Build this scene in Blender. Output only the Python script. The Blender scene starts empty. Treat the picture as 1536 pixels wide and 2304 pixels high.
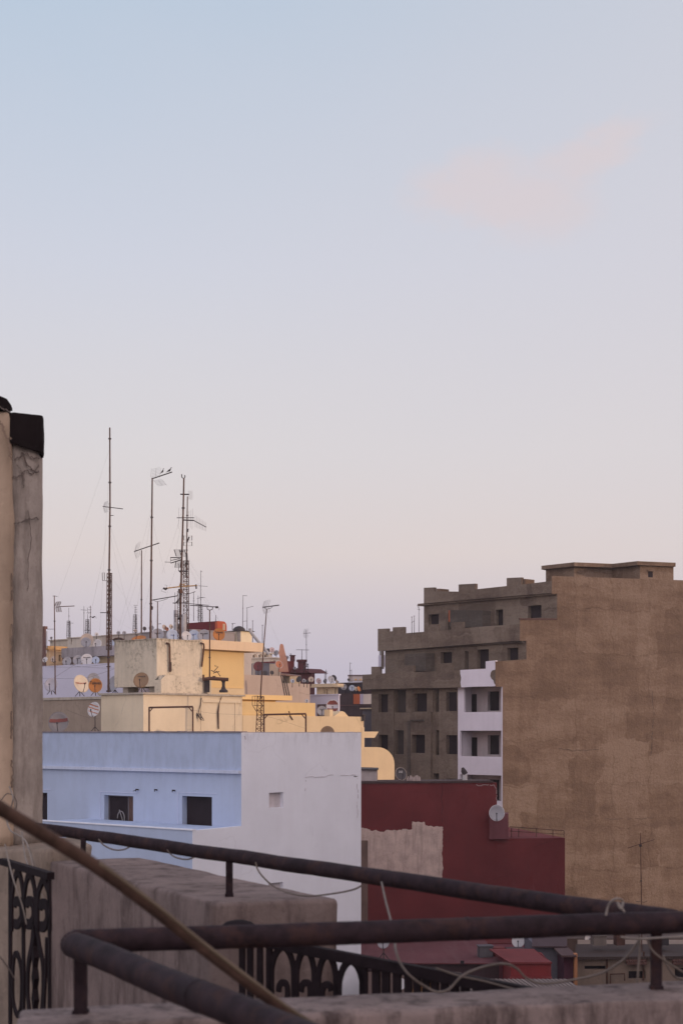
import bpy, bmesh, math, random
from mathutils import Vector, noise
random.seed(7)
S = bpy.context.scene
COL = S.collection
# ------------------------------------------------------------------ camera
F, CX, HY = 3400.0, 768.0, 1645.0          # focal length (px), centre column, horizon row of the photo
cam_d = bpy.data.cameras.new('camera'); cam = bpy.data.objects.new('camera', cam_d); COL.objects.link(cam)
cam.location = (0, 0, 0); cam.rotation_euler = (math.radians(90), 0, 0)
cam_d.sensor_fit = 'VERTICAL'; cam_d.sensor_height = 36.0; cam_d.lens = 36.0 * F / 2304
cam_d.shift_y = (HY - 1152) / 2304
cam_d.clip_start = 0.05; cam_d.clip_end = 6000
cam_d.dof.use_dof = True; cam_d.dof.focus_distance = 80; cam_d.dof.aperture_fstop = 10
S.camera = cam
S.render.resolution_x = 682; S.render.resolution_y = 1024
# ------------------------------------------------------------------ sky, sun, exposure
SUN_DIR = Vector((0.95, -0.30, 0.0)).normalized()
SUN_EL = math.radians(7.5)
W = bpy.data.worlds.new('World'); S.world = W; W.use_nodes = True
def N(nt, t, **k):
    n = nt.nodes.new(t)
    for a, v in k.items(): setattr(n, a, v)
    return n
def ramp(nt, fac, stops, interp='LINEAR'):
    r = N(nt, 'ShaderNodeValToRGB'); r.color_ramp.interpolation = interp
    e = r.color_ramp.elements
    while len(e) < len(stops): e.new(0.5)
    for i, (p, c) in enumerate(stops):
        e[i].position = p; e[i].color = (c[0], c[1], c[2], 1) if not isinstance(c, (int, float)) else (c, c, c, 1)
    nt.links.new(fac, r.inputs[0]); return r.outputs[0]
def math_n(nt, op, a, b=None, c=None, clamp=False):
    m = N(nt, 'ShaderNodeMath', operation=op, use_clamp=clamp)
    for i, v in enumerate((a, b, c)):
        if v is None: continue
        if isinstance(v, (int, float)): m.inputs[i].default_value = v
        else: nt.links.new(v, m.inputs[i])
    return m.outputs[0]
def mixc(nt, fac, a, b, mode='MIX'):
    m = N(nt, 'ShaderNodeMix', data_type='RGBA', blend_type=mode)
    for s, v in ((m.inputs[0], fac), (m.inputs[6], a), (m.inputs[7], b)):
        if isinstance(v, (int, float)): s.default_value = v
        elif isinstance(v, tuple): s.default_value = (v[0], v[1], v[2], 1)
        else: nt.links.new(v, s)
    return m.outputs[2]
def srgb(r, g, b):
    f = lambda c: (c/255/12.92) if c/255 <= .04045 else ((c/255+.055)/1.055)**2.4
    return (f(r), f(g), f(b))
nt = W.node_tree; nt.nodes.clear()
tc = N(nt, 'ShaderNodeTexCoord'); sep = N(nt, 'ShaderNodeSeparateXYZ'); nt.links.new(tc.outputs['Generated'], sep.inputs[0])
el = lambda y: (HY-y)/F/math.sqrt(1+((HY-y)/F)**2)
ele = math_n(nt, 'MAXIMUM', sep.outputs[2], 0.0)
base = ramp(nt, ele, [(0.0, srgb(184,176,196)), (el(1500), srgb(196,187,204)), (el(1380), srgb(211,200,208)), (el(1250), srgb(229,215,211)),
                      (el(1020), srgb(227,221,222)), (el(600), srgb(213,217,230)), (el(0), srgb(189,207,227)), (0.75, srgb(172,194,230)), (1.0, srgb(165,186,224))])
# warmer and greyer to the right, bluer to the left
warm = math_n(nt, 'MULTIPLY_ADD', sep.outputs[0], 2.2, 0.35, clamp=True)
up = math_n(nt, 'MULTIPLY', ele, 3.0, clamp=True)
base = mixc(nt, math_n(nt, 'MULTIPLY', warm, math_n(nt, 'MULTIPLY_ADD', up, .35, .25)), base, srgb(224,216,220))
# sunset glow round the sun (behind the camera, to the right)
dt = N(nt, 'ShaderNodeVectorMath', operation='DOT_PRODUCT'); nt.links.new(tc.outputs['Generated'], dt.inputs[0])
dt.inputs[1].default_value = (SUN_DIR.x*math.cos(SUN_EL), SUN_DIR.y*math.cos(SUN_EL), math.sin(SUN_EL))
glow = math_n(nt, 'POWER', math_n(nt, 'MAXIMUM', dt.outputs['Value'], 0.0), 3.0)
base = mixc(nt, math_n(nt, 'MULTIPLY', glow, .8), base, (1.25, .78, .55))
# extra brightness added to the unseen sky behind the camera, lifts the shaded walls
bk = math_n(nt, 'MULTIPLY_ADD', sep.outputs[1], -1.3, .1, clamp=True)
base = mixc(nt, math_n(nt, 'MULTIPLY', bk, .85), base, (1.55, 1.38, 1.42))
# thin pink cloud, in sky directions
nz = N(nt, 'ShaderNodeTexNoise'); nz.inputs['Scale'].default_value = 9; nz.inputs['Detail'].default_value = 5; nz.inputs['Roughness'].default_value = .5
mp = N(nt, 'ShaderNodeMapping'); mp.inputs['Scale'].default_value = (1, 1, 1.9); nt.links.new(tc.outputs['Generated'], mp.inputs[0]); nt.links.new(mp.outputs[0], nz.inputs[0])
wz = N(nt, 'ShaderNodeTexNoise'); wz.inputs['Scale'].default_value = 20; wz.inputs['Detail'].default_value = 6; wz.inputs['Roughness'].default_value = .6; nt.links.new(mp.outputs[0], wz.inputs[0])
wsp = N(nt, 'ShaderNodeSeparateXYZ'); nt.links.new(wz.outputs[1], wsp.inputs[0])
az = math_n(nt, 'DIVIDE', sep.outputs[0], math_n(nt, 'MAXIMUM', sep.outputs[1], 0.01)); av = math_n(nt, 'DIVIDE', sep.outputs[2], math_n(nt, 'MAXIMUM', sep.outputs[1], 0.01))
az = math_n(nt, 'ADD', az, math_n(nt, 'MULTIPLY_ADD', wsp.outputs[0], .075, -.0375)); av = math_n(nt, 'ADD', av, math_n(nt, 'MULTIPLY_ADD', wsp.outputs[1], .055, -.0275))
def blob(px, py, rx, ry, rot):
    ax = math_n(nt, 'SUBTRACT', az, (px-CX)/F); ay = math_n(nt, 'SUBTRACT', av, (HY-py)/F)
    c, s = math.cos(rot), math.sin(rot)
    u = math_n(nt, 'DIVIDE', math_n(nt, 'ADD', math_n(nt, 'MULTIPLY', ax, c), math_n(nt, 'MULTIPLY', ay, s)), rx/F)
    v = math_n(nt, 'DIVIDE', math_n(nt, 'SUBTRACT', math_n(nt, 'MULTIPLY', ay, c), math_n(nt, 'MULTIPLY', ax, s)), ry/F)
    r = math_n(nt, 'ADD', math_n(nt, 'MULTIPLY', u, u), math_n(nt, 'MULTIPLY', v, v))
    return math_n(nt, 'SUBTRACT', 1.0, r, clamp=True)
m1 = blob(1120, 430, 275, 110, .05); m2 = blob(1330, 355, 220, 85, .52); m3 = blob(1220, 450, 190, 145, 0.3)
mm = math_n(nt, 'MAXIMUM', math_n(nt, 'MAXIMUM', m1, math_n(nt, 'MULTIPLY', m2, .85)), math_n(nt, 'MULTIPLY', m3, .7))
mm = math_n(nt, 'MULTIPLY', mm, math_n(nt, 'MULTIPLY_ADD', nz.outputs[0], 1.3, .25, clamp=True))
mm = math_n(nt, 'MULTIPLY', mm, math_n(nt, 'SMOOTH_MIN', mm, .75, .3)); mm = math_n(nt, 'SMOOTH_MIN', math_n(nt, 'MULTIPLY', mm, 1.6), .75, .3)
base = mixc(nt, math_n(nt, 'MULTIPLY', mm, .95, clamp=True), base, srgb(226,212,214))
# faint broad mottling of high haze
nz2 = N(nt, 'ShaderNodeTexNoise'); nz2.inputs['Scale'].default_value = 4; nz2.inputs['Detail'].default_value = 4
nt.links.new(mp.outputs[0], nz2.inputs[0])
base = mixc(nt, math_n(nt, 'MULTIPLY_ADD', nz2.outputs[0], .5, -.15, clamp=True), base, srgb(214,214,224))
sky = N(nt, 'ShaderNodeTexSky'); sky.sky_type = 'NISHITA'; sky.sun_disc = False; sky.sun_elevation = SUN_EL
sky.sun_rotation = math.atan2(SUN_DIR.x, SUN_DIR.y)
skb = N(nt, 'ShaderNodeVectorMath', operation='SCALE'); nt.links.new(sky.outputs[0], skb.inputs[0]); skb.inputs['Scale'].default_value = .1
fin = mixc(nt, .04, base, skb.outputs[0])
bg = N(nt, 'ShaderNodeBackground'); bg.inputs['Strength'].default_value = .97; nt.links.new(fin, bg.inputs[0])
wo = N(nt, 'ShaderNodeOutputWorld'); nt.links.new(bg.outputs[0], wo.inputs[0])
sd = bpy.data.lights.new('sun', 'SUN'); sd.energy = 1.5; sd.angle = math.radians(.6); sd.color = (1.0, .72, .49)
so = bpy.data.objects.new('sun', sd); COL.objects.link(so)
sv = Vector((SUN_DIR.x*math.cos(SUN_EL), SUN_DIR.y*math.cos(SUN_EL), math.sin(SUN_EL)))
so.rotation_euler = sv.to_track_quat('Z', 'Y').to_euler()
S.view_settings.view_transform = 'Standard'; S.view_settings.look = 'None'; S.view_settings.exposure = 0.0; S.view_settings.gamma = 1
S.render.engine = 'CYCLES'
GZ = -21.0
# ------------------------------------------------------------------ helpers
def XY(px, d): return Vector(((px-CX)/F*d, d))
def Zp(py, d): return (HY-py)/F*d
def P(px, py, d): return Vector(((px-CX)/F*d, d, (HY-py)/F*d))
class Plane:
    """a vertical wall plane through p0 running along dir, normal n towards the terrace"""
    def __init__(s, p0, dr):
        s.p0 = Vector(p0[:2]); s.dr = Vector(dr[:2]).normalized(); n = Vector((s.dr.y, -s.dr.x))
        s.n = n if n.dot(-s.p0) > 0 else -n
    def u(s, px):
        t = (px-CX)/F; a, b = s.p0, s.dr
        return (t*a.y-a.x)/(b.x-t*b.y)
    def d(s, px): return (s.p0+s.dr*s.u(px)).y
    def uz(s, px, py): return (s.u(px), Zp(py, s.d(px)))
    def pt(s, u, z, out=0):
        q = s.p0+s.dr*u+s.n*out
        return Vector((q.x, q.y, z))
    def P(s, px, py, out=0):
        u, z = s.uz(px, py); return s.pt(u, z, out)
R_ = Vector((3000, 3400)).normalized(); L_ = Vector((-3850, 3400)).normalized()
class MB:
    def __init__(s): s.v = []; s.f = []; s.mi = []
    def add(s, vs, fs, m=0):
        o = len(s.v); s.v += [Vector(v) for v in vs]; s.f += [tuple(i+o for i in f) for f in fs]; s.mi += [m]*len(fs); return s
    def prism(s, poly, z0, z1, m=0):
        n = len(poly); zt = z1 if isinstance(z1, (list, tuple)) else [z1]*n
        a = sum(poly[i][0]*poly[(i+1) % n][1]-poly[(i+1) % n][0]*poly[i][1] for i in range(n))
        if a < 0: poly = list(poly)[::-1]; zt = zt[::-1]
        vs = [(p[0], p[1], z0) for p in poly]+[(p[0], p[1], z) for p, z in zip(poly, zt)]
        fs = [tuple(range(n-1, -1, -1)), tuple(range(n, 2*n))]+[(i, (i+1) % n, n+(i+1) % n, n+i) for i in range(n)]
        return s.add(vs, fs, m)
    def obox(s, c, ax, ay, az, m=0):
        c, ax, ay, az = Vector(c), Vector(ax), Vector(ay), Vector(az)
        vs = [c+ax*i+ay*j+az*k for k in (-1, 1) for j in (-1, 1) for i in (-1, 1)]
        fs = [(0, 2, 3, 1), (4, 5, 7, 6), (0, 1, 5, 4), (2, 6, 7, 3), (0, 4, 6, 2), (1, 3, 7, 5)]
        if ax.cross(ay).dot(az) < 0: fs = [f[::-1] for f in fs]
        return s.add(vs, fs, m)
    def tube(s, pts, r, n=8, m=0, cap=True):
        pts = [Vector(p) for p in pts]; rr = r if isinstance(r, (list, tuple)) else [r]*len(pts); k = len(pts); vs = []
        T = []
        for i in range(k):
            t = pts[min(i+1, k-1)]-pts[max(i-1, 0)]
            T.append(t.normalized() if t.length > 1e-9 else Vector((0, 0, 1)))
        ref = Vector((0, 0, 1)) if abs(T[0].z) < .9 else Vector((1, 0, 0))
        a = T[0].cross(ref).normalized()
        for i in range(k):
            a = (a-T[i]*a.dot(T[i])).normalized(); b = T[i].cross(a)
            for j in range(n):
                w = 2*math.pi*j/n; vs.append(pts[i]+(a*math.cos(w)+b*math.sin(w))*rr[i])
        fs = [(i*n+j, i*n+(j+1) % n, (i+1)*n+(j+1) % n, (i+1)*n+j) for i in range(k-1) for j in range(n)]
        if cap: fs += [tuple(range(n-1, -1, -1)), tuple(range((k-1)*n, k*n))]
        return s.add(vs, fs, m)
    def bar(s, pts, w, t, nrm, m=0):
        """flat bar swept along pts, width w across, thickness t along nrm"""
        pts = [Vector(p) for p in pts]; nrm = Vector(nrm).normalized(); k = len(pts); vs = []
        for i in range(k):
            tg = (pts[min(i+1, k-1)]-pts[max(i-1, 0)]).normalized(); sd_ = tg.cross(nrm).normalized()
            ww = w[i] if isinstance(w, (list, tuple)) else w
            for a, b in ((-1, -1), (1, -1), (1, 1), (-1, 1)): vs.append(pts[i]+sd_*a*ww/2+nrm*b*t/2)
        fs = [(i*4+j, i*4+(j+1) % 4, (i+1)*4+(j+1) % 4, (i+1)*4+j) for i in range(k-1) for j in range(4)]+[(3, 2, 1, 0), tuple(range((k-1)*4, k*4))]
        return s.add(vs, fs, m)
    def lathe(s, c, prof, axis=(0, 0, 1), n=20, m=0):
        c = Vector(c); ax = Vector(axis).normalized(); ref = Vector((0, 0, 1)) if abs(ax.z) < .9 else Vector((1, 0, 0))
        a = ref.cross(ax).normalized(); b = ax.cross(a); vs = []
        for r, h in prof:
            for j in range(n):
                w = 2*math.pi*j/n; vs.append(c+(a*math.cos(w)+b*math.sin(w))*r+ax*h)
        k = len(prof)
        fs = [(i*n+j, i*n+(j+1) % n, (i+1)*n+(j+1) % n, (i+1)*n+j) for i in range(k-1) for j in range(n)]+[tuple(range(n-1, -1, -1)), tuple(range((k-1)*n, k*n))]
        return s.add(vs, fs, m)
    def extr(s, pl, pts, o0, o1, m=0):
        """polygon pts [(u,z)] in plane pl extruded from offset o0 to o1"""
        n = len(pts)
        a = sum(pts[i][0]*pts[(i+1) % n][1]-pts[(i+1) % n][0]*pts[i][1] for i in range(n))
        if a < 0: pts = pts[::-1]
        vs = [pl.pt(u, z, o0) for u, z in pts]+[pl.pt(u, z, o1) for u, z in pts]
        return s.add(vs, [tuple(range(n)), tuple(range(2*n-1, n-1, -1))]+[(i, n+i, n+(i+1) % n, (i+1) % n) for i in range(n)], m)
    def pbox(s, pl, px0, py0, px1, py1, o0, o1, m=0):
        u0, u1 = pl.u(px0), pl.u(px1); dm = pl.d((px0+px1)/2)
        z0, z1 = Zp(py1, dm), Zp(py0, dm)
        return s.extr(pl, [(u0, z0), (u1, z0), (u1, z1), (u0, z1)], o0, o1, m)
    def build(s, name, mat, parent=None, smooth=False, norm=True):
        me = bpy.data.meshes.new(name); loc = Vector((0, 0, 0)); q = parent
        while q is not None: loc += q.location; q = q.parent
        me.from_pydata([v-loc for v in s.v], [], s.f)
        mats = mat if isinstance(mat, (list, tuple)) else [mat]
        for mt in mats: me.materials.append(mt)
        me.polygons.foreach_set('material_index', s.mi)
        if norm:
            bm = bmesh.new(); bm.from_mesh(me); bmesh.ops.recalc_face_normals(bm, faces=bm.faces); bm.to_mesh(me); bm.free()
        if smooth: me.polygons.foreach_set('use_smooth', [True]*len(me.polygons))
        uvl = me.uv_layers.new(name='UVMap').data
        for p in me.polygons:
            n = p.normal
            if abs(n.z) > .75: t = None
            else:
                t = Vector((-n.y, n.x)); t.normalize()
                if t.x < 0: t = -t
            for li in p.loop_indices:
                v = me.vertices[me.loops[li].vertex_index].co+loc
                uvl[li].uv = (v.x, v.y) if t is None else (v.x*t.x+v.y*t.y, v.z)
        o = bpy.data.objects.new(name, me); COL.objects.link(o)
        if parent: o.parent = parent
        return o
def tag(o, label, cat, group=None, kind=None):
    if label: o['label'] = label
    if cat: o['category'] = cat
    if group: o['group'] = group
    if kind: o['kind'] = kind
    return o
def thing(name, loc, label, cat, group=None):
    e = bpy.data.objects.new(name, None); COL.objects.link(e); e.location = loc; e.empty_display_size = .2
    return tag(e, label, cat, group)
# ------------------------------------------------------------------ materials
MATS = {}
def bsdf(name, rough=.85, metal=0):
    m = bpy.data.materials.new(name); m.use_nodes = True; t = m.node_tree; b = t.nodes['Principled BSDF']
    b.inputs['Roughness'].default_value = rough; b.inputs['Metallic'].default_value = metal
    b.inputs['Specular IOR Level'].default_value = .25
    return m, t, b
def noise_n(t, vec, scale, detail=5, rough=.55, sc=None):
    if sc:
        mp = N(t, 'ShaderNodeMapping'); mp.inputs['Scale'].default_value = sc; t.links.new(vec, mp.inputs[0]); vec = mp.outputs[0]
    n = N(t, 'ShaderNodeTexNoise'); n.inputs['Scale'].default_value = scale; n.inputs['Detail'].default_value = detail; n.inputs['Roughness'].default_value = rough
    t.links.new(vec, n.inputs['Vector']); return n.outputs[0]
def plaster(name, col, var=.12, streak=.25, dirt=None, bump=.25, scale=1.0, top=None, topamt=.6, blotch=0., rough=.9, crack=0.):
    m, t, b = bsdf(name, rough); uv = N(t, 'ShaderNodeUVMap', uv_map='UVMap').outputs[0]
    dirt = dirt or tuple(c*.42 for c in col)
    c2 = tuple(min(1, c*(1+var)) for c in col); c1 = tuple(c*(1-var) for c in col)
    c = ramp(t, noise_n(t, uv, .55*scale, 8, .6), [(.3, c1), (.7, c2)])
    st = ramp(t, noise_n(t, uv, 1.0*scale, 6, .62, (2.4, .22, 1)), [(.48, 0.), (.78, 1.)])
    c = mixc(t, math_n(t, 'MULTIPLY', st, streak), c, dirt)
    fine = noise_n(t, uv, 6*scale, 6, .7)
    c = mixc(t, math_n(t, 'MULTIPLY', ramp(t, fine, [(.52, 0.), (.8, 1.)]), min(1, streak*.9)), c, dirt)
    if blotch:
        bl = math_n(t, 'MULTIPLY', ramp(t, noise_n(t, uv, 3.4*scale, 10, .8), [(.50, 0.), (.60, 1.)]), ramp(t, noise_n(t, uv, .62*scale, 3, .5), [(.46, 0.), (.58, 1.)]))
        c = mixc(t, math_n(t, 'MULTIPLY', bl, blotch), c, tuple(x*.5 for x in dirt))
    if crack:
        vo = N(t, 'ShaderNodeTexVoronoi', feature='DISTANCE_TO_EDGE'); vo.inputs['Scale'].default_value = .55*scale
        ns = N(t, 'ShaderNodeTexNoise'); ns.inputs['Scale'].default_value = 1.6*scale; ns.inputs['Detail'].default_value = 6; t.links.new(uv, ns.inputs['Vector'])
        wr = N(t, 'ShaderNodeMix', data_type='VECTOR'); wr.inputs[0].default_value = .35; t.links.new(uv, wr.inputs[4]); t.links.new(ns.outputs[1], wr.inputs[5]); t.links.new(wr.outputs[1], vo.inputs['Vector'])
        ck = ramp(t, vo.outputs['Distance'], [(.0, 1.), (.012, 0.)])
        ck = math_n(t, 'MULTIPLY', ck, ramp(t, noise_n(t, uv, .5*scale, 3), [(.5, 0.), (.6, 1.)]))
        c = mixc(t, math_n(t, 'MULTIPLY', ck, crack), c, tuple(x*.5 for x in dirt))
    if top is not None:
        sx = N(t, 'ShaderNodeSeparateXYZ'); t.links.new(uv, sx.inputs[0])
        g = math_n(t, 'MULTIPLY_ADD', math_n(t, 'SUBTRACT', sx.outputs[1], top), 1/1.1, 1.0, clamp=True)
        g = math_n(t, 'MULTIPLY', math_n(t, 'POWER', g, 1.6), ramp(t, noise_n(t, uv, 3.2*scale, 7, .7, (1, .35, 1)), [(.45, 0.), (.62, 1.)]))
        c = mixc(t, math_n(t, 'MULTIPLY', g, topamt), c, tuple(x*.35 for x in dirt))
    t.links.new(c, b.inputs['Base Color'])
    bp = N(t, 'ShaderNodeBump'); bp.inputs['Strength'].default_value = bump; bp.inputs['Distance'].default_value = .03/scale**.5
    t.links.new(math_n(t, 'ADD', fine, noise_n(t, uv, 1.7*scale, 4)), bp.inputs['Height']); t.links.new(bp.outputs[0], b.inputs['Normal'])
    return m
def paint(name, col, rough=.6, var=.2, metal=0, scale=6, rust=None, rustamt=.5):
    m, t, b = bsdf(name, rough, metal); tcn = N(t, 'ShaderNodeTexCoord').outputs['Object']
    c = ramp(t, noise_n(t, tcn, scale, 6, .6), [(.3, tuple(x*(1-var) for x in col)), (.7, tuple(min(1, x*(1+var)) for x in col))])
    if rust:
        c = mixc(t, math_n(t, 'MULTIPLY', ramp(t, noise_n(t, tcn, scale*.6, 8, .7), [(.5, 0.), (.62, 1.)]), rustamt), c, rust)
    t.links.new(c, b.inputs['Base Color'])
    bp = N(t, 'ShaderNodeBump'); bp.inputs['Strength'].default_value = .15; bp.inputs['Distance'].default_value = .004
    t.links.new(noise_n(t, tcn, scale*8, 4), bp.inputs['Height']); t.links.new(bp.outputs[0], b.inputs['Normal'])
    return m
m_dark = paint('dark_opening', (.024, .016, .020), .9, .3, scale=1)
m_iron = paint('brown_iron', (.027, .0165, .020), .74, .45, scale=26, rust=(.060, .030, .026), rustamt=.6)
m_iron2 = paint('dark_wrought_iron', (.016, .010, .012), .8, .35, scale=14)
m_iron2.node_tree.nodes['Principled BSDF'].inputs['Specular IOR Level'].default_value = .1
m_iron.node_tree.nodes['Principled BSDF'].inputs['Specular IOR Level'].default_value = .12
m_rust = paint('rusty_mast', (.085, .045, .035), .75, .35, scale=5, rust=(.16, .07, .04), rustamt=.6)
m_darkm = paint('dark_metal', (.045, .035, .038), .6, .3, scale=5)
m_alu = paint('aluminium_rods', (.30, .28, .29), .5, .15, scale=6)
m_galv = paint('grey_pipe', (.35, .34, .36), .6, .2, scale=3)
m_wire = paint('wire_grey', (.15, .12, .105), .7, .25, scale=30)
m_wdark = paint('wire_dark', (.07, .055, .06), .7, .2, scale=3)
# ------------------------------------------------------------------ wall with openings, house
def gridwall(mb, pl, rects, holes, t, m=0, mend=None, out=0):
    us = sorted({round(x, 4) for r in rects+holes for x in (r[0], r[2])}); zs = sorted({round(x, 4) for r in rects+holes for x in (r[1], r[3])})
    def inside(u, z, rs): return any(r[0] < u < r[2] and r[1] < z < r[3] for r in rs)
    cells = {(i, j) for i in range(len(us)-1) for j in range(len(zs)-1)
             if inside((us[i]+us[i+1])/2, (zs[j]+zs[j+1])/2, rects) and not inside((us[i]+us[i+1])/2, (zs[j]+zs[j+1])/2, holes)}
    a, b = out, out-t
    for (i, j) in cells:
        u0, u1, z0, z1 = us[i], us[i+1], zs[j], zs[j+1]; p = pl.pt
        mb.add([p(u0, z0, a), p(u1, z0, a), p(u1, z1, a), p(u0, z1, a)], [(0, 1, 2, 3)], m)
        mb.add([p(u0, z0, b), p(u1, z0, b), p(u1, z1, b), p(u0, z1, b)], [(3, 2, 1, 0)], m)
        for (di, dj, e0, e1) in ((-1, 0, (u0, z0), (u0, z1)), (1, 0, (u1, z1), (u1, z0)), (0, -1, (u1, z0), (u0, z0)), (0, 1, (u0, z1), (u1, z1))):
            if (i+di, j+dj) not in cells:
                mm_ = mend if (mend is not None and di == -1 and i == 0) else m
                mb.add([p(*e0, a), p(*e0, b), p(*e1, b), p(*e1, a)], [(0, 1, 2, 3)], mm_)
def rz(pl, px0, py0, px1, py1):
    a, b = pl.u(px0), pl.u(px1); dm = pl.d((px0+px1)/2)
    return (min(a, b), Zp(py1, dm), max(a, b), Zp(py0, dm))
def weld(o):
    bm = bmesh.new(); bm.from_mesh(o.data); bmesh.ops.remove_doubles(bm, verts=bm.verts, dist=.0005); bmesh.ops.recalc_face_normals(bm, faces=bm.faces); bm.to_mesh(o.data); bm.free()
def house(label, cx, d, ty, mat, lx=None, rx=None, lenL=6, lenR=6, by=None, coping=None, wl=(), wr=(), name='house', cat='house', group=None, matr=None, t=.22, cmat=None):
    c = XY(cx, d); plR, plL = Plane(c, R_), Plane(c, L_)
    a = plR.u(rx) if rx is not None else lenR
    b = plL.u(lx) if lx is not None else lenL
    z1 = Zp(ty, d); z0 = GZ if by is None else Zp(by, d)
    root = thing(name, (c.x, c.y, z0), label, cat, group)
    il = t if wl else 0; ir = t if wr else 0
    # outward normals: R face looks along plR.n, L face along plL.n
    q = c+R_*il+L_*ir
    m = MB().prism([q, c+R_*a+L_*ir, c+R_*a+L_*b, c+L_*b+R_*il], z0, z1)
    m.build('wall', mat, root)
    if wr:
        g = MB(); hs = [rz(plR, *w) for w in wr]; gridwall(g, plR, [(0, z0, a, z1)], hs, t)
        weld(g.build('wall', matr or mat, root))
        for h in hs: MB().extr(plR, [(h[0], h[1]), (h[2], h[1]), (h[2], h[3]), (h[0], h[3])], -t+.005, -t+.04).build('window', m_dark, root)
    if wl:
        g = MB(); hs = [rz(plL, *w) for w in wl]; gridwall(g, plL, [(t if wr else 0, z0, b, z1)], hs, t)
        weld(g.build('wall', mat, root))
        for h in hs: MB().extr(plL, [(h[0], h[1]), (h[2], h[1]), (h[2], h[3]), (h[0], h[3])], -t+.005, -t+.04).build('window', m_dark, root)
    if coping:
        o, h = coping
        m = MB().prism([c-R_*o-L_*o, c+R_*(a+o)-L_*o, c+R_*(a+o)+L_*(b+o), c-R_*o+L_*(b+o)], z1+.002, z1+h)
        m.build('coping', cmat or mat, root)
    return root, plR, plL, z1, a, b
# ================================================================== GROUND
g = MB(); n = 24
g.add([(x, y, GZ) for x, y in ((-3000, -3000), (3000, -3000), (3000, 3000), (-3000, 3000))], [(0, 1, 2, 3)])
tag(g.build('ground', plaster('asphalt', (.055, .052, .055), .2, .2, scale=.3)), None, None, kind='structure')
# ================================================================== BLUE AND WHITE HOUSE
m_blue = plaster('blue_paint', (.435, .50, .66), .06, .2, (.31, .33, .42), .15, 1, top=Zp(1733, 56), topamt=.12)
m_white = plaster('white_paint', (.78, .785, .86), .05, .12, (.58, .54, .58), .15, 1, top=0, topamt=.25, crack=.10)
c = XY(543, 56); plB, plW = Plane(c, L_), Plane(c, R_)
root = thing('house', (c.x, c.y, GZ), 'flat roofed house painted pale blue on the front and white on the side', 'house')
bB, aW = plB.u(60), plW.u(812); zt = Zp(1648.5, 56); T = .3
MB().prism([c+R_*T+L_*T, c+R_*aW+L_*T, c+R_*aW+L_*bB, c+R_*T+L_*bB], GZ, zt-.15).build('wall', m_white, root)
hB = [rz(plB, 235, 1790, 300, 1862), rz(plB, 410, 1792, 477, 1866), rz(plB, 70, 1783, 107, 1850)]
g = MB(); gridwall(g, plB, [(0, GZ, bB, zt)], hB, T, 0); weld(g.build('wall', m_blue, root))
hW = [rz(plW, 605, 1783, 637, 1817), rz(plW, 604, 1986, 637, 2030)]
g = MB(); gridwall(g, plW, [(.0005, GZ, aW, zt-.002)], hW, .28, 0, out=.004)
o = g.build('wall', m_white, root); weld(o)
# window fills
for i, h in enumerate(hB):
    w = MB().extr(plB, [(h[0], h[1]), (h[2], h[1]), (h[2], h[3]), (h[0], h[3])], -T+.02, -T+.05).build('window', m_dark, root)
    if i == 0:
        u0, u1 = h[0], h[2]; s = u1-u0
        k = MB()
        for uu in (u0+s*.3, u0+s*.98, u0+.02): k.extr(plB, [(uu-.02, h[1]), (uu+.02, h[1]), (uu+.02, h[3]), (uu-.02, h[3])], -T+.052, -T+.09)
        k.extr(plB, [(u0, h[3]-.05), (u1, h[3]-.05), (u1, h[3]), (u0, h[3])], -T+.052, -T+.10)
        k.build('window_frame', paint('grey_frame', (.16, .14, .15)), w)
        MB().extr(plB, [(u0+.02, h[1]), (u0+s*.28, h[1]), (u0+s*.28, h[3]), (u0+.02, h[3])], -T+.06, -T+.08).build('shutter', paint('brown_shutter', (.10, .055, .045)), w)
        q = MB(); cc = (u0+s*.55, h[1]+.35)
        q.tube([plB.pt(cc[0]+.22*math.cos(a_*.5), cc[1]+.30*math.sin(a_*.5), -T+.10) for a_ in range(13)], .02)
        q.tube([plB.pt(cc[0]-.2, h[1]+.02, -T+.1), plB.pt(cc[0]-.05, cc[1]+.05, -T+.1), plB.pt(cc[0]+.1, cc[1]+.35, -T+.1)], .02)
        q.build('bicycle_frame', m_alu, w)
    # incised lintel
    k = MB().extr(plB, [(h[0]-.25, h[3]+.12), (h[2]+.25, h[3]+.12), (h[2]+.25, h[3]+.15), (h[0]-.25, h[3]+.15)], .001, .02)
    k.extr(plB, [(h[2]+.22, h[1]), (h[2]+.25, h[1]), (h[2]+.25, h[3]+.118), (h[2]+.22, h[3]+.118)], .001, .02)
    k.build('lintel_moulding', plaster('blue_trim', (.54, .58, .74), .05, .2), w)
for h in hW: MB().extr(plW, [(h[0], h[1]), (h[2], h[1]), (h[2], h[3]), (h[0], h[3])], -.27, -.16).build('window', plaster('niche', (.62, .56, .58), .1, .5), root)
# ledge with worn edge
g = MB(); nseg = 60; us = [bB*i/nseg for i in range(nseg+1)]; zl0, zl1 = Zp(1741, 56), Zp(1733.5, 56)
for i in range(nseg):
    e = .13+.012*noise.noise(Vector((us[i]*3, 0, 0))); dz = .02*noise.noise(Vector((us[i]*2.2, 5, 0)))
    g.extr(plB, [(us[i], zl0), (us[i+1], zl0), (us[i+1], zl1+dz), (us[i], zl1+dz)], .0, e)
g.build('ledge', plaster('ledge_paint', (.56, .60, .74), .06, .4, (.3, .29, .36), scale=3), root)
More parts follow.
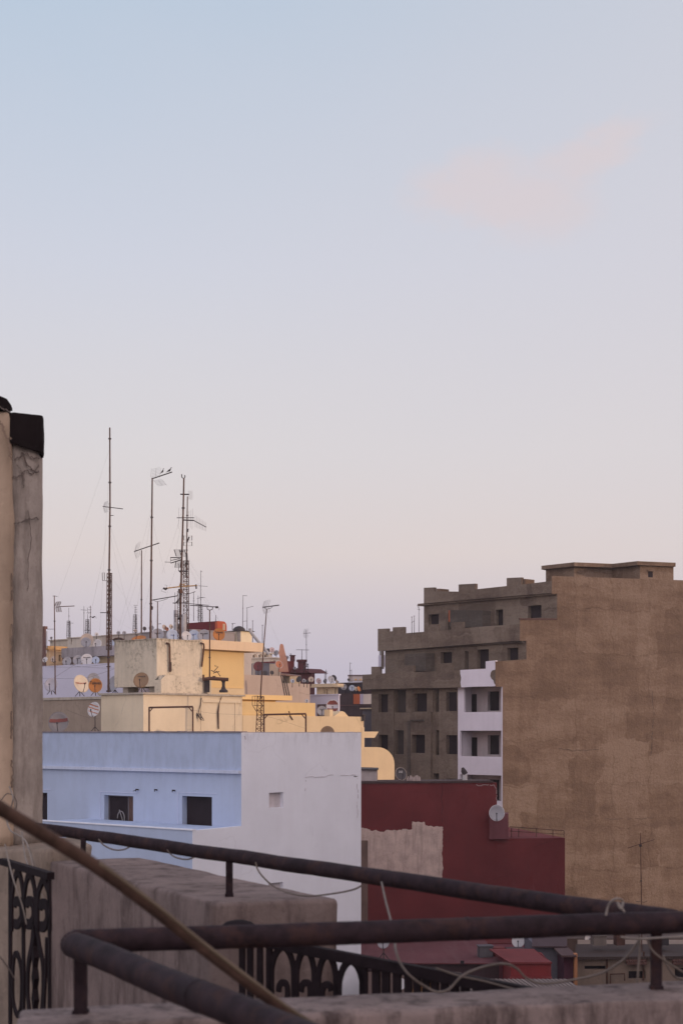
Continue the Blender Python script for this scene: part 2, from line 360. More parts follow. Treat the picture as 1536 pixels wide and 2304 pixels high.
# grey weathered coping on the blue side
g = MB()
for i in range(nseg):
    dz = .02*noise.noise(Vector((us[i]*3.2, 9, 0)))
    g.extr(plB, [(us[i], zt+.002), (us[i+1], zt+.002), (us[i+1], zt+.05+dz), (us[i], zt+.05+dz)], -.3, .05+.015*noise.noise(Vector((us[i]*5, 2, 0))))
g.build('coping', plaster('worn_coping', (.24, .20, .22), .3, .6, scale=4), root)
g = MB()
for i in range(40):
    u0, u1 = .05+(aW-.05)*i/40, .05+(aW-.05)*(i+1)/40
    g.extr(plW, [(u0, zt), (u1, zt), (u1, zt+.02+.02*noise.noise(Vector((u0*3, 1, 0)))), (u0, zt+.02)], -.28, .012)
g.build('coping', plaster('white_worn', (.5, .46, .50), .2, .6, scale=4), root)
# lower terrace wall in front
c2 = plW.P(433, 1869); c2 = Vector((c2.x, c2.y)); plT = Plane(c2, L_); uT = plT.u(90); zt2 = Zp(1869, c2.y)
plS = Plane(c2, R_); aS = (c-c2).length
MB().prism([c2+R_*.005, c-R_*.002, c+L_*uT-R_*.002, c2+L_*uT+R_*.005], GZ, zt2-.012).build('terrace', m_blue, root)
MB().extr(plT, [(0, GZ), (uT, GZ), (uT, zt2), (0, zt2)], -.14, .002).build('terrace_wall', m_blue, root)
MB().extr(plS, [(.0, GZ), (aS+.01, GZ), (aS+.01, zt2+.05), (.0, zt2)], -.14, .006).build('terrace_wall', m_white, root)
MB().extr(plT, [(-.02, zt2+.002), (uT, zt2+.002), (uT, zt2+.045), (-.02, zt2+.045)], -.17, .04).build('coping', m_white, root)
for px, py in ((312, 1777), (354, 1777.5), (394, 1779)):
    q = plB.P(px, py); nn = Vector((plB.n.x, plB.n.y, 0)); k = MB().tube([q, q+nn*.14+Vector((0, 0, .02))], .028); k.tube([q+nn*.14, q+nn*.14-Vector((0, 0, .06))], .018)
    if px < 320: k.tube([q+nn*.1, q+nn*.12+Vector((plB.dr.x*.18, plB.dr.y*.18, -.05))], .012)
    k.build('wall_hook', m_darkm, root)
def crack(pl, pts, parent, w=.012, mat=None, name='crack', out=.008):
    pp = []
    for i in range(len(pts)-1):
        a, b = pl.P(*pts[i], out), pl.P(*pts[i+1], out)
        L0 = (b-a).length; wob = min(.05 if w < .06 else .16, L0*.08)
        for k in range(8): pp.append(a.lerp(b, k/8)+Vector((pl.dr.x*wob*random.uniform(-1, 1), pl.dr.y*wob*random.uniform(-1, 1), wob*random.uniform(-1, 1))))
    pp.append(pl.P(*pts[-1], out))
    return MB().bar(pp, w, .006, (pl.n.x, pl.n.y, 0)).build(name, mat or m_wdark, parent)
m_ck = paint('crack_dirt', (.50, .46, .50))
crack(plW, [(686, 1790), (688, 1748), (745, 1746), (800, 1744)], root, .02, m_ck)
crack(plW, [(804, 1746), (804, 1800), (803, 1840)], root, .025, m_ck)
crack(plW, [(796, 1746), (804, 1747)], root, .03, m_wdark)
crack(plW, [(550, 1655), (552, 1664)], root, .04, m_ck)
# ================================================================== CREAM HOUSE, ITS TANK
m_cream = plaster('cream_wall', (.68, .56, .41), .07, .2, (.42, .34, .26), .2, 1, crack=.3)
m_cop = plaster('stained_coping', (.42, .36, .30), .2, .55, (.12, .10, .09), .3, 3)
root, plR, plL, zc, a, b = house('cream plastered rooftop room with dark stained coping behind the blue parapet', 323, 72, 1562, m_cream, lx=228, rx=545, coping=(.12, .09), cmat=m_cop)
cream_root, cream_pl = root, plR
# recess frame on the right half
MB().pbox(plR, 455, 1575, 541, 1581, .0, .06).build('string_course', m_cream, root)
MB().pbox(plR, 528, 1581, 530, 1648, 0, .04).build('rib', m_cream, root); MB().pbox(plR, 452, 1565, 456, 1648, 0, .03).build('rib', m_cream, root)
k = MB(); k.tube([plR.P(497, 1568, .06), plR.P(492, 1580, .06), plR.P(489, 1602, .06), plR.P(490, 1640, .06)], [.02, .02, .045, .03]); k.build('drain_pipe', m_rust, root)
k = MB(); k.tube([plR.P(452, 1570, .05), plR.P(450, 1585, .05), plR.P(444, 1604, .08)], .02)
for i in range(9):
    q = plR.P(444, 1606, .08); k.tube([q, q+Vector((.12*random.uniform(-1, 1), 0, .1*random.uniform(-1, 1))), q+Vector((.3*random.uniform(-.5, 1), 0, -.35*random.random()))], .015)
k.build('cable_bundle', m_wdark, root)
# tan annex
m_tan = plaster('tan_wall', (.31, .24, .19), .14, .45, (.15, .11, .09), .25, 1, crack=.3)
house('tan stained low roof wall behind two rusty dishes beside the cream room', 229.5, 75.2, 1573, m_tan, lx=60, lenR=7, coping=(.05, .13), cmat=m_cop)
# tank block on the roof
m_tank = plaster('tank_plaster', (.62, .53, .42), .08, .30, (.22, .18, .13), .35, 1.4, top=Zp(1437, 75)+.15, topamt=1.0, blotch=.55, crack=.3)
ct = XY(353, 75); pR, pL = Plane(ct, R_), Plane(ct, L_)
root = thing('water_tank', (ct.x, ct.y, zc), 'big grey and cream concrete tank block streaked with black mould', 'water tank')
a_, b_ = pR.u(455), pL.u(258)
MB().prism([ct, ct+R_*a_, ct+R_*a_+L_*b_, ct+L_*b_], Zp(1544, 75), Zp(1438, 75)).build('tank', m_tank, root)
MB().prism([ct-R_*.03-L_*.03, ct+R_*(a_+.06)-L_*.03, ct+R_*(a_+.06)+L_*(b_+.05), ct-R_*.03+L_*(b_+.05)], Zp(1438, 75)+.002, Zp(1436, 75)).build('lid', m_tank, root)
for u in (b_*.78, b_*.15): MB().prism([ct+R_*.3+L_*u, ct+R_*1.0+L_*u, ct+R_*1.0+L_*(u+.4), ct+R_*.3+L_*(u+.4)], zc+.09, Zp(1544, 75)-.002).build('leg', m_cop, root)
g = MB(); u0, u1 = pR.u(348), pR.u(462); zb, zm = zc+.085, Zp(1521, 75)
g.extr(pR, [(u0, zb), (u1, zb), (u1, Zp(1528, 76)), (u1-.35, zm), (u0+.35, zm+.05), (u0, Zp(1530, 75))], .004, .45)
g.build('plinth', m_tank, root)
for x, y0, y1, x2 in ((377, 1447, 1512, 380), (454, 1447, 1500, 451)):
    MB().tube([pR.P(x-4, y0, .06), pR.P(x+1, y0+2, .1), pR.P(x+2, y0+9, .1), pR.P(x2, y1, .1)], .05).build('pipe', m_rust, root)
MB().tube([pR.P(382, 1490, .1), pR.P(382, 1510, .1)], .035).build('pipe', m_darkm, root)
# roof table with posts at the right of the tank
def roof_frame(label, px0, px1, py0, py1, d, brace=True, r=.04):
    q = XY((px0+px1)/2, d); root = thing('metal_frame', (q.x, q.y, Zp(py1, d)), label, 'metal frame')
    for x in (px0, px1): MB().tube([P(x, py1+8, d), P(x, py0, d)], r).build('post', m_rust if r < .05 else m_darkm, root)
    MB().tube([P(px0-.5, py0+1, d), P((px0+px1)/2, py0, d), P(px1+.5, py0-1, d)], r*1.1).build('crossbar', m_rust, root)
    if brace:
        for x, s in ((px0, 1), (px1, -1)): MB().tube([P(x, py0+11, d), P(x+s*9, py0+1, d)], r*.6).build('brace', m_rust, root)
roof_frame('rusty clothes line frame standing before the cream room', 336, 434, 1591, 1648, 70)
roof_frame('rusty clothes line frame standing before the yellow wall', 594, 688, 1607, 1648, 71)
q = XY(485, 76.5); root = thing('roof_table', (q.x, q.y, zc), 'broken concrete roof bench with baluster legs beside the mouldy tank', 'bench')
MB().tube([P(456, 1529, 76.5), P(472, 1526.5, 76.5), P(514, 1529, 76.5)], .09).build('table_top', m_rust, root)
MB().lathe((P(503, 1558, 76.5)), [(.22, 0), (.22, .1), (.13, .16), (.08, .3), (.08, .5), (.13, .6)], n=12).build('leg', m_darkm, root)
MB().obox(P(466, 1543, 76.8), (.13, 0, 0), (0, .12, 0), (0, 0, .33)).build('leg', m_darkm, root)
MB().tube([P(458, 1527, 76.5), P(458, 1518, 76.5)], .05).build('peg', m_rust, root)
MB().tube([P(482, 1525, 76.5), P(482, 1521, 76.5)], .08).build('peg', m_rust, root)
k = MB()
for p in (((480, 1515), (488, 1510), (496, 1522)), ((482, 1510), (491, 1500), (483, 1498)), ((475, 1508), (485, 1513), (494, 1511))): k.tube([P(x, y, 76.5) for x, y in p], .02)
k.build('bent_antenna_rods', m_darkm, root)
# ================================================================== YELLOW HOUSES
m_yel = plaster('yellow_wall', (.69, .485, .24), .05, .14, (.52, .34, .18), .15, 1, crack=.2)
m_yel2 = plaster('pale_yellow_wall', (.66, .51, .33), .06, .22, (.46, .34, .22), .15, 1, crack=.35)
py = cream_pl
p0 = py.P(546, 1600); py0 = Plane(p0, R_)
root = thing('house', (p0.x, p0.y, GZ), 'pale yellow house with stepped parapets behind the white gable', 'house')
u1, u2 = py0.u(818), py0.u(713)
def pr(pl, u0, u1, dep, z0, z1, out=0):
    q0 = pl.p0+pl.dr*u0+pl.n*out; q1 = pl.p0+pl.dr*u1+pl.n*out
    return MB().prism([q0, q1, q1-pl.n*dep, q0-pl.n*dep], z0, z1)
pr(py0, 0, u1, 3, GZ, Zp(1612, py0.d(765))).build('wall', m_yel2, root)
pr(py0, 0.02, u2, 2.5, Zp(1612, py0.d(765))+.002, Zp(1580, py0.d(630)), -.12).build('parapet', m_yel, root)
pr(py0, 0.02, py0.u(685), 3, Zp(1574, py0.d(620)), Zp(1563, py0.d(620)), -.9).build('roof_slab', m_yel, root)
pr(py0, 0.6, py0.u(660), 2, Zp(1580, py0.d(620)), Zp(1574, py0.d(620))-.002, -1.3).build('wall', m_yel, root)
pr(py0, py0.u(757), py0.u(764), .4, Zp(1612, 82)+.002, Zp(1596, 82), -.5).build('pier', m_yel2, root)
g = MB(); g.extr(py0, [py0.uz(x, y) for x, y in ((764, 1612), (770, 1607), (777, 1601), (782, 1600), (787, 1602), (796, 1612))], -1.2, -.4); g.build('parapet_hump', m_yel2, root)
k = MB(); q = [py0.uz(x, y) for x, y in ((815, 1646), (851, 1646), (842, 1660), (815, 1660))]
k.extr(py0, q, -1.4, .02); k.build('awning', m_yel2, root)
arc = [(812, 1768), (812, 1681), (845, 1681)]+[(849+38*math.sin(t/8*math.pi/2), 1719-38*math.cos(t/8*math.pi/2)) for t in range(9)]+[(887, 1768)]
plc = Plane(XY(812, 83.2), R_); k = MB(); k.extr(plc, [plc.uz(*q) for q in arc], -.35, 0); k.build('curved_parapet', m_yel2, root)
pr(py0, u1-.2, u1+.02, 2, GZ, Zp(1636, 84), .03).build('pier', m_yel2, root)
k = MB(); k.tube([py0.P(814.5, 1609, .1), py0.P(814.5, 1622, .1)], .09, 8); k.tube([py0.P(811, 1608, .1), py0.P(819, 1609, .1)], .04)
k.build('cable_clamp', m_darkm, root)
k = MB(); k.bar([py0.P(648, 1600, .05), py0.P(652, 1612, .05), py0.P(657, 1620, .05)], .06, .03, (0, 1, 0)); k.build('bracket', m_rust, root)
# dark recess behind, with brown shutter
house('dark brown rooftop shack half hidden behind two round dishes', 757, 92, 1584, plaster('dark_shack', (.10, .06, .06), .2, .4), lx=713, lenR=.12)
# tall yellow room with a projecting slab
root, plR, plL, z1, a, b = house('tall orange yellow rooftop room under a thick projecting slab', 452, 84, 1461, m_yel, lenL=4, rx=549)
h = Zp(1440, 84)
MB().prism([XY(452, 84)-R_*.4-L_*.5, XY(452, 84)+R_*(a+1.1)-L_*.5, XY(452, 84)+R_*(a+1.1)+L_*4.6, XY(452, 84)-R_*.4+L_*4.6], z1+.002, h).build('roof_slab', plaster('tan_slab', (.70, .52, .36), .06, .2), root)
MB().pbox(plR, 455, 1546.5, 547, 1548, 0, .05).build('string_course', m_yel, root)
MB().extr(plR, [(0, GZ), (a-.001, GZ), (a-.001, Zp(1548, 86)), (0, Zp(1548, 86))], .001, .03).build('plinth', m_yel2, root)
# ================================================================== BACKGROUND HOUSES (left to right)
C = lambda *c, **k: plaster('wall_paint', c, k.get('var', .1), k.get('st', .3), None, .2, 1, crack=k.get('ck', 0))
m_lav = plaster('lavender_wall', (.60, .57, .68), .04, .12, (.40, .37, .44), .15, 1)
house('wide lavender white parapet wall behind the round dishes', 285, 86, 1490, m_lav, lx=60, lenR=6)
root, plR, plL, z1, a, b = house('squat house under a thick grey stained roof slab', 290, 95, 1474, C(.42, .32, .20, st=.4), lx=166, lenR=5, wl=[(176, 1478, 186, 1492), (200, 1478, 214, 1492)])
MB().prism([XY(290, 95)-R_*.6-L_*.3, XY(290, 95)+R_*5.3-L_*.3, XY(290, 95)+R_*5.3+L_*(b+.5), XY(290, 95)-R_*.6+L_*(b+.5)], z1+.002, Zp(1452, 95)).build('roof_slab', plaster('stained_slab', (.34, .30, .31), .2, .6, (.12, .10, .11)), root)
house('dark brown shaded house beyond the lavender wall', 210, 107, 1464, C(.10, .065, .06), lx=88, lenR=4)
root, plR, plL, z1, a, b = house('small sunlit cream turret with a ragged cornice', 111, 99, 1462, C(.75, .52, .32), lx=105, rx=141, wr=[(133, 1474, 138, 1488)])
MB().prism([XY(111, 99)-R_*.2-L_*.2, XY(111, 99)+R_*(a+.25)-L_*.2, XY(111, 99)+R_*(a+.25)+L_*(b+.2), XY(111, 99)-R_*.2+L_*(b+.2)], z1+.002, z1+.25).build('cornice', C(.60, .36, .16, st=.6), root)
root = thing('chimney', (*XY(99, 98), 0), 'dark red brick chimney beside the left pillar', 'chimney')
m_brick = bpy.data.materials.new('brick'); m_brick.use_nodes = True; t = m_brick.node_tree; bt = N(t, 'ShaderNodeTexBrick'); bt.inputs['Scale'].default_value = 4
bt.inputs['Color1'].default_value = (.12, .05, .045, 1); bt.inputs['Color2'].default_value = (.17, .08, .06, 1); bt.inputs['Mortar'].default_value = (.16, .13, .12, 1)
t.links.new(N(t, 'ShaderNodeUVMap', uv_map='UVMap').outputs[0], bt.inputs[0]); t.links.new(bt.outputs[0], t.nodes['Principled BSDF'].inputs['Base Color']); t.nodes['Principled BSDF'].inputs['Roughness'].default_value = .9
q = XY(101, 98)
MB().prism([q, q+R_*.12, q+R_*.12+L_*.5, q+L_*.5], Zp(1500, 98), Zp(1412, 98)).build('stack', m_brick, root)
MB().prism([q-R_*.05-L_*.05, q+R_*.2-L_*.05, q+R_*.2+L_*.6, q-R_*.05+L_*.6], Zp(1415, 98), Zp(1409, 98)).build('cap', m_brick, root)
MB().tube([P(106, 1420, 98), P(106, 1458, 98)], .03).build('pipe', m_galv, root)
house('low beige far roof left of the two lattice masts', 155, 124, 1440, C(.50, .42, .34, st=.5), lx=113, lenR=4, coping=(.1, .1))
house('cream far house with a narrow dark window slit', 246, 119, 1431, C(.58, .50, .43), lx=153, lenR=4, wl=[(160, 1437, 162, 1450), (212, 1439, 216, 1452)], coping=(.08, .08))
root, *_ = house('tan far house with a rounded arch behind the tallest mast', 318, 113, 1426, C(.46, .38, .33), lx=230, lenR=4, coping=(.05, .08))
k = MB(); plx = Plane(XY(318, 112.9), L_)
k.tube([plx.P(251+17*(1-math.cos(i/8*math.pi)), 1450-14*math.sin(i/8*math.pi), .05) for i in range(9)], .07); k.build('arch_moulding', m_rust, root)
house('grey rendered house crowded with dishes behind the mouldy tank', 432, 101, 1417.5, C(.30, .26, .26), lx=317, lenR=4, coping=(.05, .06))
root, plR, plL, z1, a, b = house('grey house with a sunlit cream end wall beside the red shed', 541, 104, 1420, C(.46, .40, .37, ck=.3), lx=425, rx=566, coping=(.15, .05), matr=None, cmat=m_darkm)
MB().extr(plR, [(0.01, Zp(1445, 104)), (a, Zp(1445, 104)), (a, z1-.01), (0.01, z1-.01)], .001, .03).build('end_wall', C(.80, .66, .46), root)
MB().pbox(plL, 529, 1421, 533, 1445, .001, .05).build('pilaster', C(.75, .66, .52), root)
MB().lathe(P(538, 1421, 105), [(.45, 0), (.42, .18), (.3, .3), (.1, .38)], n=14).build('roof_dome', m_darkm, root)
# red shed with rounded end
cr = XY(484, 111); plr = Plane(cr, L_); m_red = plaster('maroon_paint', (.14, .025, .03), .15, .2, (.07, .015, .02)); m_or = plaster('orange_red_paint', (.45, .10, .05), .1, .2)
root = thing('rooftop_shed', (cr.x, cr.y, Zp(1421, 111)), 'long maroon rooftop shed with a rounded sunlit red end', 'shed')
bl = plr.u(416)
plq = Plane(cr, R_); z0, z1 = Zp(1423, 111), Zp(1397.5, 111); a2 = plq.u(505)
MB().prism([cr, cr+R_*(a2-.36), cr+R_*(a2-.36)+L_*bl, cr+L_*bl], z0, z1-.005).build('wall', m_red, root)
MB().prism([cr+R_*(a2-.358), cr+R_*(a2-.01), cr+R_*(a2-.01)+L_*bl, cr+L_*bl+R_*(a2-.358)], z0, z1-.36).build('wall', m_red, root)
pts = [(0, z0), (a2, z0), (a2, z1-.35)]+[(a2-.35*(1-math.cos(i/5*math.pi/2)), z1-.35+.35*math.sin(i/5*math.pi/2)) for i in range(1, 6)]+[(0, z1)]
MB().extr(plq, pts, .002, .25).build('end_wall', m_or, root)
MB().pbox(plq, 496, 1404, 501, 1418, .252, .27).build('door', C(.5, .38, .28), root)
# ornate white house
m_orn = C(.80, .68, .56)
root, plR, plL, z1, a, b = house('white ornamented villa top with arches lit by the low sun', 545, 124, 1468, m_orn, lenL=4, rx=612, wr=[(556+i*13, 1474, 561+i*13, 1488) for i in range(4)], coping=(.12, .12))
for x in (552, 565, 578, 591, 604): MB().pbox(plR, x-1.2, 1469, x+1.2, 1491, .002, .12).build('column', m_orn, root)
for x in (558, 571, 584, 597):
    MB().tube([plR.P(x-5+5*(1-math.cos(i/6*math.pi)), 1475-5*math.sin(i/6*math.pi), .06) for i in range(7)], .06).build('arch', m_orn, root)
c0 = plR.P(575, 1460)
for x0, x1, y in ((549, 559, 1458), (561, 577, 1456), (579, 589, 1459)):
    g = MB(); g.pbox(plR, x0, y, x1, 1467.5, -1.2, -.3); g.pbox(plR, x0-.5, y-1, x1+.5, y, -1.25, -.25); g.build('turret', m_orn, root)
house('lower sunlit wing of the white villa with small square windows', 606, 123, 1481, m_orn, lenL=3, rx=634, wr=[(616, 1486, 619, 1492), (624, 1487, 627, 1493)], coping=(.08, .1))
root, plR, plL, z1, a, b = house('grey and cream patched house below the white villa', 606, 112, 1493, C(.26, .24, .27), lx=546, rx=632, coping=(.05, .05))
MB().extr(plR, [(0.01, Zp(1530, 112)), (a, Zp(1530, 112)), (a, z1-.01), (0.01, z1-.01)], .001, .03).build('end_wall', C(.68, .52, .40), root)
MB().pbox(plL, 569.5, 1493.5, 574, 1530, .001, .05).build('pilaster', C(.70, .58, .50), root)
root, plR, plL, z1, a, b = house('broad beige blank wall below the maroon dish', 545, 95, 1517.5, plaster('beige_wall', (.46, .36, .31), .06, .25, (.28, .22, .19), .2, 1, crack=.5), lenL=4, rx=636)
house('lower beige blank wall stepping down to the right', 636, 102, 1537, plaster('beige_wall', (.46, .36, .31), .06, .25, (.28, .22, .19), .2, 1, crack=.4), lenL=3, rx=697)
k = MB(); 
for x0, x1 in ((632, 641), (636, 646), (641, 651)): k.tube([P(x0, 1519, 94.5), P(x1, 1566, 94.5)], .035)
tag(k.build('pipe_bundle', m_darkm), 'three dark pipes running down the beige wall', 'pipes')
k = MB().tube([P(562.5, 1414, 100), P(563, 1419, 100), P(567, 1426, 100), P(605, 1472, 100)], .10)
tag(k.build('flue_pipe', m_galv), 'slanted grey metal flue pipe above the white villa', 'pipe')
# peach stack
root = thing('chimney', (*XY(636, 110), Zp(1512, 110)), 'tapering peach coloured masonry chimney with rounded top', 'chimney')
g = MB(); prof = [(627, 649, 1512), (629, 647, 1495), (630, 645, 1480), (627, 641.5, 1470), (629, 639, 1460), (630, 637.5, 1452), (632, 636, 1449.5)]
rings = []
for (x0, x1, y) in prof:
    cc = P((x0+x1)/2, y, 110); hw = (x1-x0)/2/F*110; rings.append([cc+Vector((hw*sx, .35*sy, 0)) for sx, sy in ((-1, -1), (1, -1), (1, 1), (-1, 1))])
vs = [v for r in rings for v in r]; fs = [(i*4+j, i*4+(j+1) % 4, (i+1)*4+(j+1) % 4, (i+1)*4+j) for i in range(len(rings)-1) for j in range(4)]+[(3, 2, 1, 0), tuple(range(len(vs)-4, len(vs)))]
g.add(vs, fs); g.build('stack', C(.55, .28, .20), root)
m_mar = C(.12, .045, .05, st=.3); m_mar2 = C(.20, .05, .05)
root, *_ = house('small red house with a slim round chimney beside the peach stack', 641, 120, 1487, m_mar2, lenL=3, rx=662)
MB().lathe(P(658, 1488, 121), [(.2, 0), (.2, .42), (.26, .44), (.26, .5)], n=10).build('chimney', m_mar, root)
root, *_ = house('dark maroon house with a thick round chimney pot', 700, 119, 1513, m_mar, lx=650, rx=708)
MB().lathe(P(679, 1514, 120), [(.34, 0), (.32, .85), (.42, .88), (.42, 1.05)], n=12).build('chimney', m_mar, root)
g = MB(); plk = Plane(XY(700, 118.9), L_); g.extr(plk, [plk.uz(x, y) for x, y in ((652, 1514), (662, 1503), (672, 1508), (684, 1504), (694, 1510), (700, 1514))], -2, .1); g.build('gable', m_mar, root)
k = MB()
for x in (684, 693): k.tube([P(x, 1514, 118), P(x, 1493, 118)], .025)
for y in (1494, 1500, 1506): k.tube([P(684, y, 118), P(693, y, 118)], .02)
k.tube([P(684, 1506, 118), P(693, 1494, 118)], .02); tag(k.build('roof_ladder', m_darkm), 'small dark lattice rack beside the thick chimney pot', 'rack')
root, plR, plL, z1, a, b = house('low brown tiled lean-to over dishes under the peach chimney', 652, 108, 1521, C(.42, .33, .24), lx=634, rx=676)
g = MB(); g.prism([XY(631, 107), XY(677, 109), XY(677, 112), XY(631, 111)], z1+.002, [z1+.12, z1+.02, z1+.2, z1+.35]); g.build('roof', C(.20, .12, .10), root)
m_cr2 = C(.66, .52, .36)
root, plR, plL, z1, a, b = house('cream rooftop room under a thin bright slab near the far dishes', 748, 108, 1546, m_cr2, lx=712, rx=760, coping=(.3, .25), wl=[(729, 1547.5, 731, 1565), (734, 1551, 737, 1565)], wr=[(753, 1549, 756, 1563)])
house('lavender white parapet below the cream rooftop room', 761.5, 104, 1564, m_lav, lx=676, lenR=.12, coping=(.05, .08))
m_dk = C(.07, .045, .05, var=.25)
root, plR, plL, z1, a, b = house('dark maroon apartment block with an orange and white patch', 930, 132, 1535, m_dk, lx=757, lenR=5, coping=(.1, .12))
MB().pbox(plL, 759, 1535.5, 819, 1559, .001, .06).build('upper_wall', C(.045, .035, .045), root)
MB().pbox(plL, 796.5, 1561.5, 811, 1584, .001, .10).build('wall_panel', C(.55, .14, .06), root)
MB().pbox(plL, 811, 1561.5, 818, 1584, .001, .09).build('wall_panel', C(.60, .52, .66), root)
MB().pbox(plL, 818, 1561.5, 840, 1584, .001, .10).build('wall_panel', C(.85, .70, .62), root)
MB().pbox(plL, 759, 1585.5, 840, 1587.5, .001, .05).build('string_course', C(.14, .08, .08), root)
root = thing('roof_canopy', (*XY(798, 134), Zp(1535, 134)), 'small pale tented canopy on the dark block with round lights', 'canopy')
g = MB(); g.obox(P(799, 1527, 134), (.62, 0, 0), (0, .6, 0), (0, 0, .24)); g.build('curtain', C(.50, .45, .48), root)
g = MB(); g.obox(P(799, 1520, 134), (.66, 0, 0), (0, .68, 0), (0, 0, .045)); g.build('canopy_roof', C(.16, .12, .14), root)
for x in (784.5, 800, 811): MB().lathe(P(x, 1529, 133.35), [(.08, 0), (.08, .03)], axis=(0, -1, 0), n=10).build('round_ornament', C(.65, .38, .12), root)
house('dark slate grey rooftop wall with a cream ledge beside the unfinished block', 862, 118, 1595, C(.13, .12, .14), lx=815, lenR=1, coping=(.15, .1), cmat=m_cr2)
# ================================================================== UNFINISHED GREY / BROWN APARTMENT BLOCK
def concrete_patch(name, base_c, dark_c, light_c):
    m, t, b = bsdf(name, .95); uv = N(t, 'ShaderNodeUVMap', uv_map='UVMap').outputs[0]
    # slightly warped large render panels
    ns = N(t, 'ShaderNodeTexNoise'); ns.inputs['Scale'].default_value = .8; ns.inputs['Detail'].default_value = 6; t.links.new(uv, ns.inputs['Vector'])
    wv = N(t, 'ShaderNodeVectorMath', operation='MULTIPLY_ADD'); t.links.new(ns.outputs[1], wv.inputs[0]); wv.inputs[1].default_value = (1.3, 1.3, 0); t.links.new(uv, wv.inputs[2])
    br = N(t, 'ShaderNodeTexBrick'); br.offset = .0; br.squash = 1; br.inputs['Scale'].default_value = 1
    br.inputs['Brick Width'].default_value = 2.95; br.inputs['Row Height'].default_value = 3.05; br.inputs['Mortar Size'].default_value = .09; br.inputs['Mortar Smooth'].default_value = .8
    br.inputs['Color1'].default_value = (0, 0, 0, 1); br.inputs['Color2'].default_value = (1, 1, 1, 1); br.inputs['Mortar'].default_value = (.25, .25, .25, 1)
    t.links.new(wv.outputs[0], br.inputs['Vector'])
    vo = N(t, 'ShaderNodeTexVoronoi', distance='CHEBYCHEV'); vo.inputs['Scale'].default_value = .38; vo.inputs['Randomness'].default_value = .7; t.links.new(wv.outputs[0], vo.inputs['Vector'])
    sp = N(t, 'ShaderNodeSeparateXYZ'); t.links.new(vo.outputs['Color'], sp.inputs[0])
    f = math_n(t, 'ADD', math_n(t, 'MULTIPLY', br.outputs[0], .13), math_n(t, 'MULTIPLY', sp.outputs[0], .20))
    f = math_n(t, 'ADD', f, math_n(t, 'MULTIPLY', math_n(t, 'ADD', math_n(t, 'MULTIPLY', noise_n(t, uv, .6, 12, .80), .56), math_n(t, 'MULTIPLY', noise_n(t, uv, .8, 6, .6, (.3, 1.2, 1)), .42)), 1.15))
    f = math_n(t, 'ADD', f, math_n(t, 'MULTIPLY', noise_n(t, uv, 1.1, 8, .68, (2.0, .25, 1)), .34))
    f = math_n(t, 'ADD', f, math_n(t, 'MULTIPLY', noise_n(t, uv, 5.5, 8, .8), .55))
    f2 = math_n(t, 'MULTIPLY', f, .62)
    c = ramp(t, f2, [(.625, dark_c), (.72, base_c), (.83, light_c)])
    seam = ramp(t, br.outputs['Fac'], [(.1, 0.), (.9, 1.)]); seam = math_n(t, 'MULTIPLY', seam, ramp(t, noise_n(t, uv, .7, 5), [(.40, 0.), (.58, .8)]))
    c = mixc(t, math_n(t, 'MULTIPLY', seam, .22), c, tuple(x*.55 for x in dark_c))
    v2 = N(t, 'ShaderNodeTexVoronoi', feature='DISTANCE_TO_EDGE'); v2.inputs['Scale'].default_value = .22; t.links.new(wv.outputs[0], v2.inputs['Vector'])
    ck = math_n(t, 'MULTIPLY', ramp(t, v2.outputs['Distance'], [(0., 1.), (.014, 0.)]), ramp(t, noise_n(t, uv, .45, 4), [(.53, 0.), (.66, .4)]))
    c = mixc(t, math_n(t, 'MULTIPLY', ck, .35), c, tuple(x*.5 for x in dark_c))
    t.links.new(c, b.inputs['Base Color'])
    bp = N(t, 'ShaderNodeBump'); bp.inputs['Strength'].default_value = .75; bp.inputs['Distance'].default_value = .10
    t.links.new(math_n(t, 'ADD', noise_n(t, uv, 5, 7, .7), math_n(t, 'MULTIPLY', f, 1.5)), bp.inputs['Height']); t.links.new(bp.outputs[0], b.inputs['Normal'])
    return m
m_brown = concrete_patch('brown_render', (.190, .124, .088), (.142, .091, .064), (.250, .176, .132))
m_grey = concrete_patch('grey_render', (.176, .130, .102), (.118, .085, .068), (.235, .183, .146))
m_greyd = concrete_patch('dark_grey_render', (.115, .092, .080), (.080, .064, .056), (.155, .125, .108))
m_wh = plaster('bay_white', (.74, .68, .76), .05, .15, (.45, .40, .44), .2, 1)
cB = XY(1130, 104); FD = (XY(1130, 104)-XY(835, 104*3332/3037)).normalized()*-1     # runs to the left, away
plF = Plane(cB, FD)
GD = (XY(1536, 104*9638/9232)-cB).normalized(); plG = Plane(cB, GD)
root = thing('apartment_block', (cB.x, cB.y, GZ), 'tall unfinished grey and brown apartment block with stepped terraces and empty windows', 'apartment building')
gE = plG.P(1640, 1400); gE = Vector((gE.x, gE.y))
def gpt(px):
    q = plG.P(px, 1600); return Vector((q.x, q.y))
def fplane(px): return Plane(gpt(px), FD)
T = .35
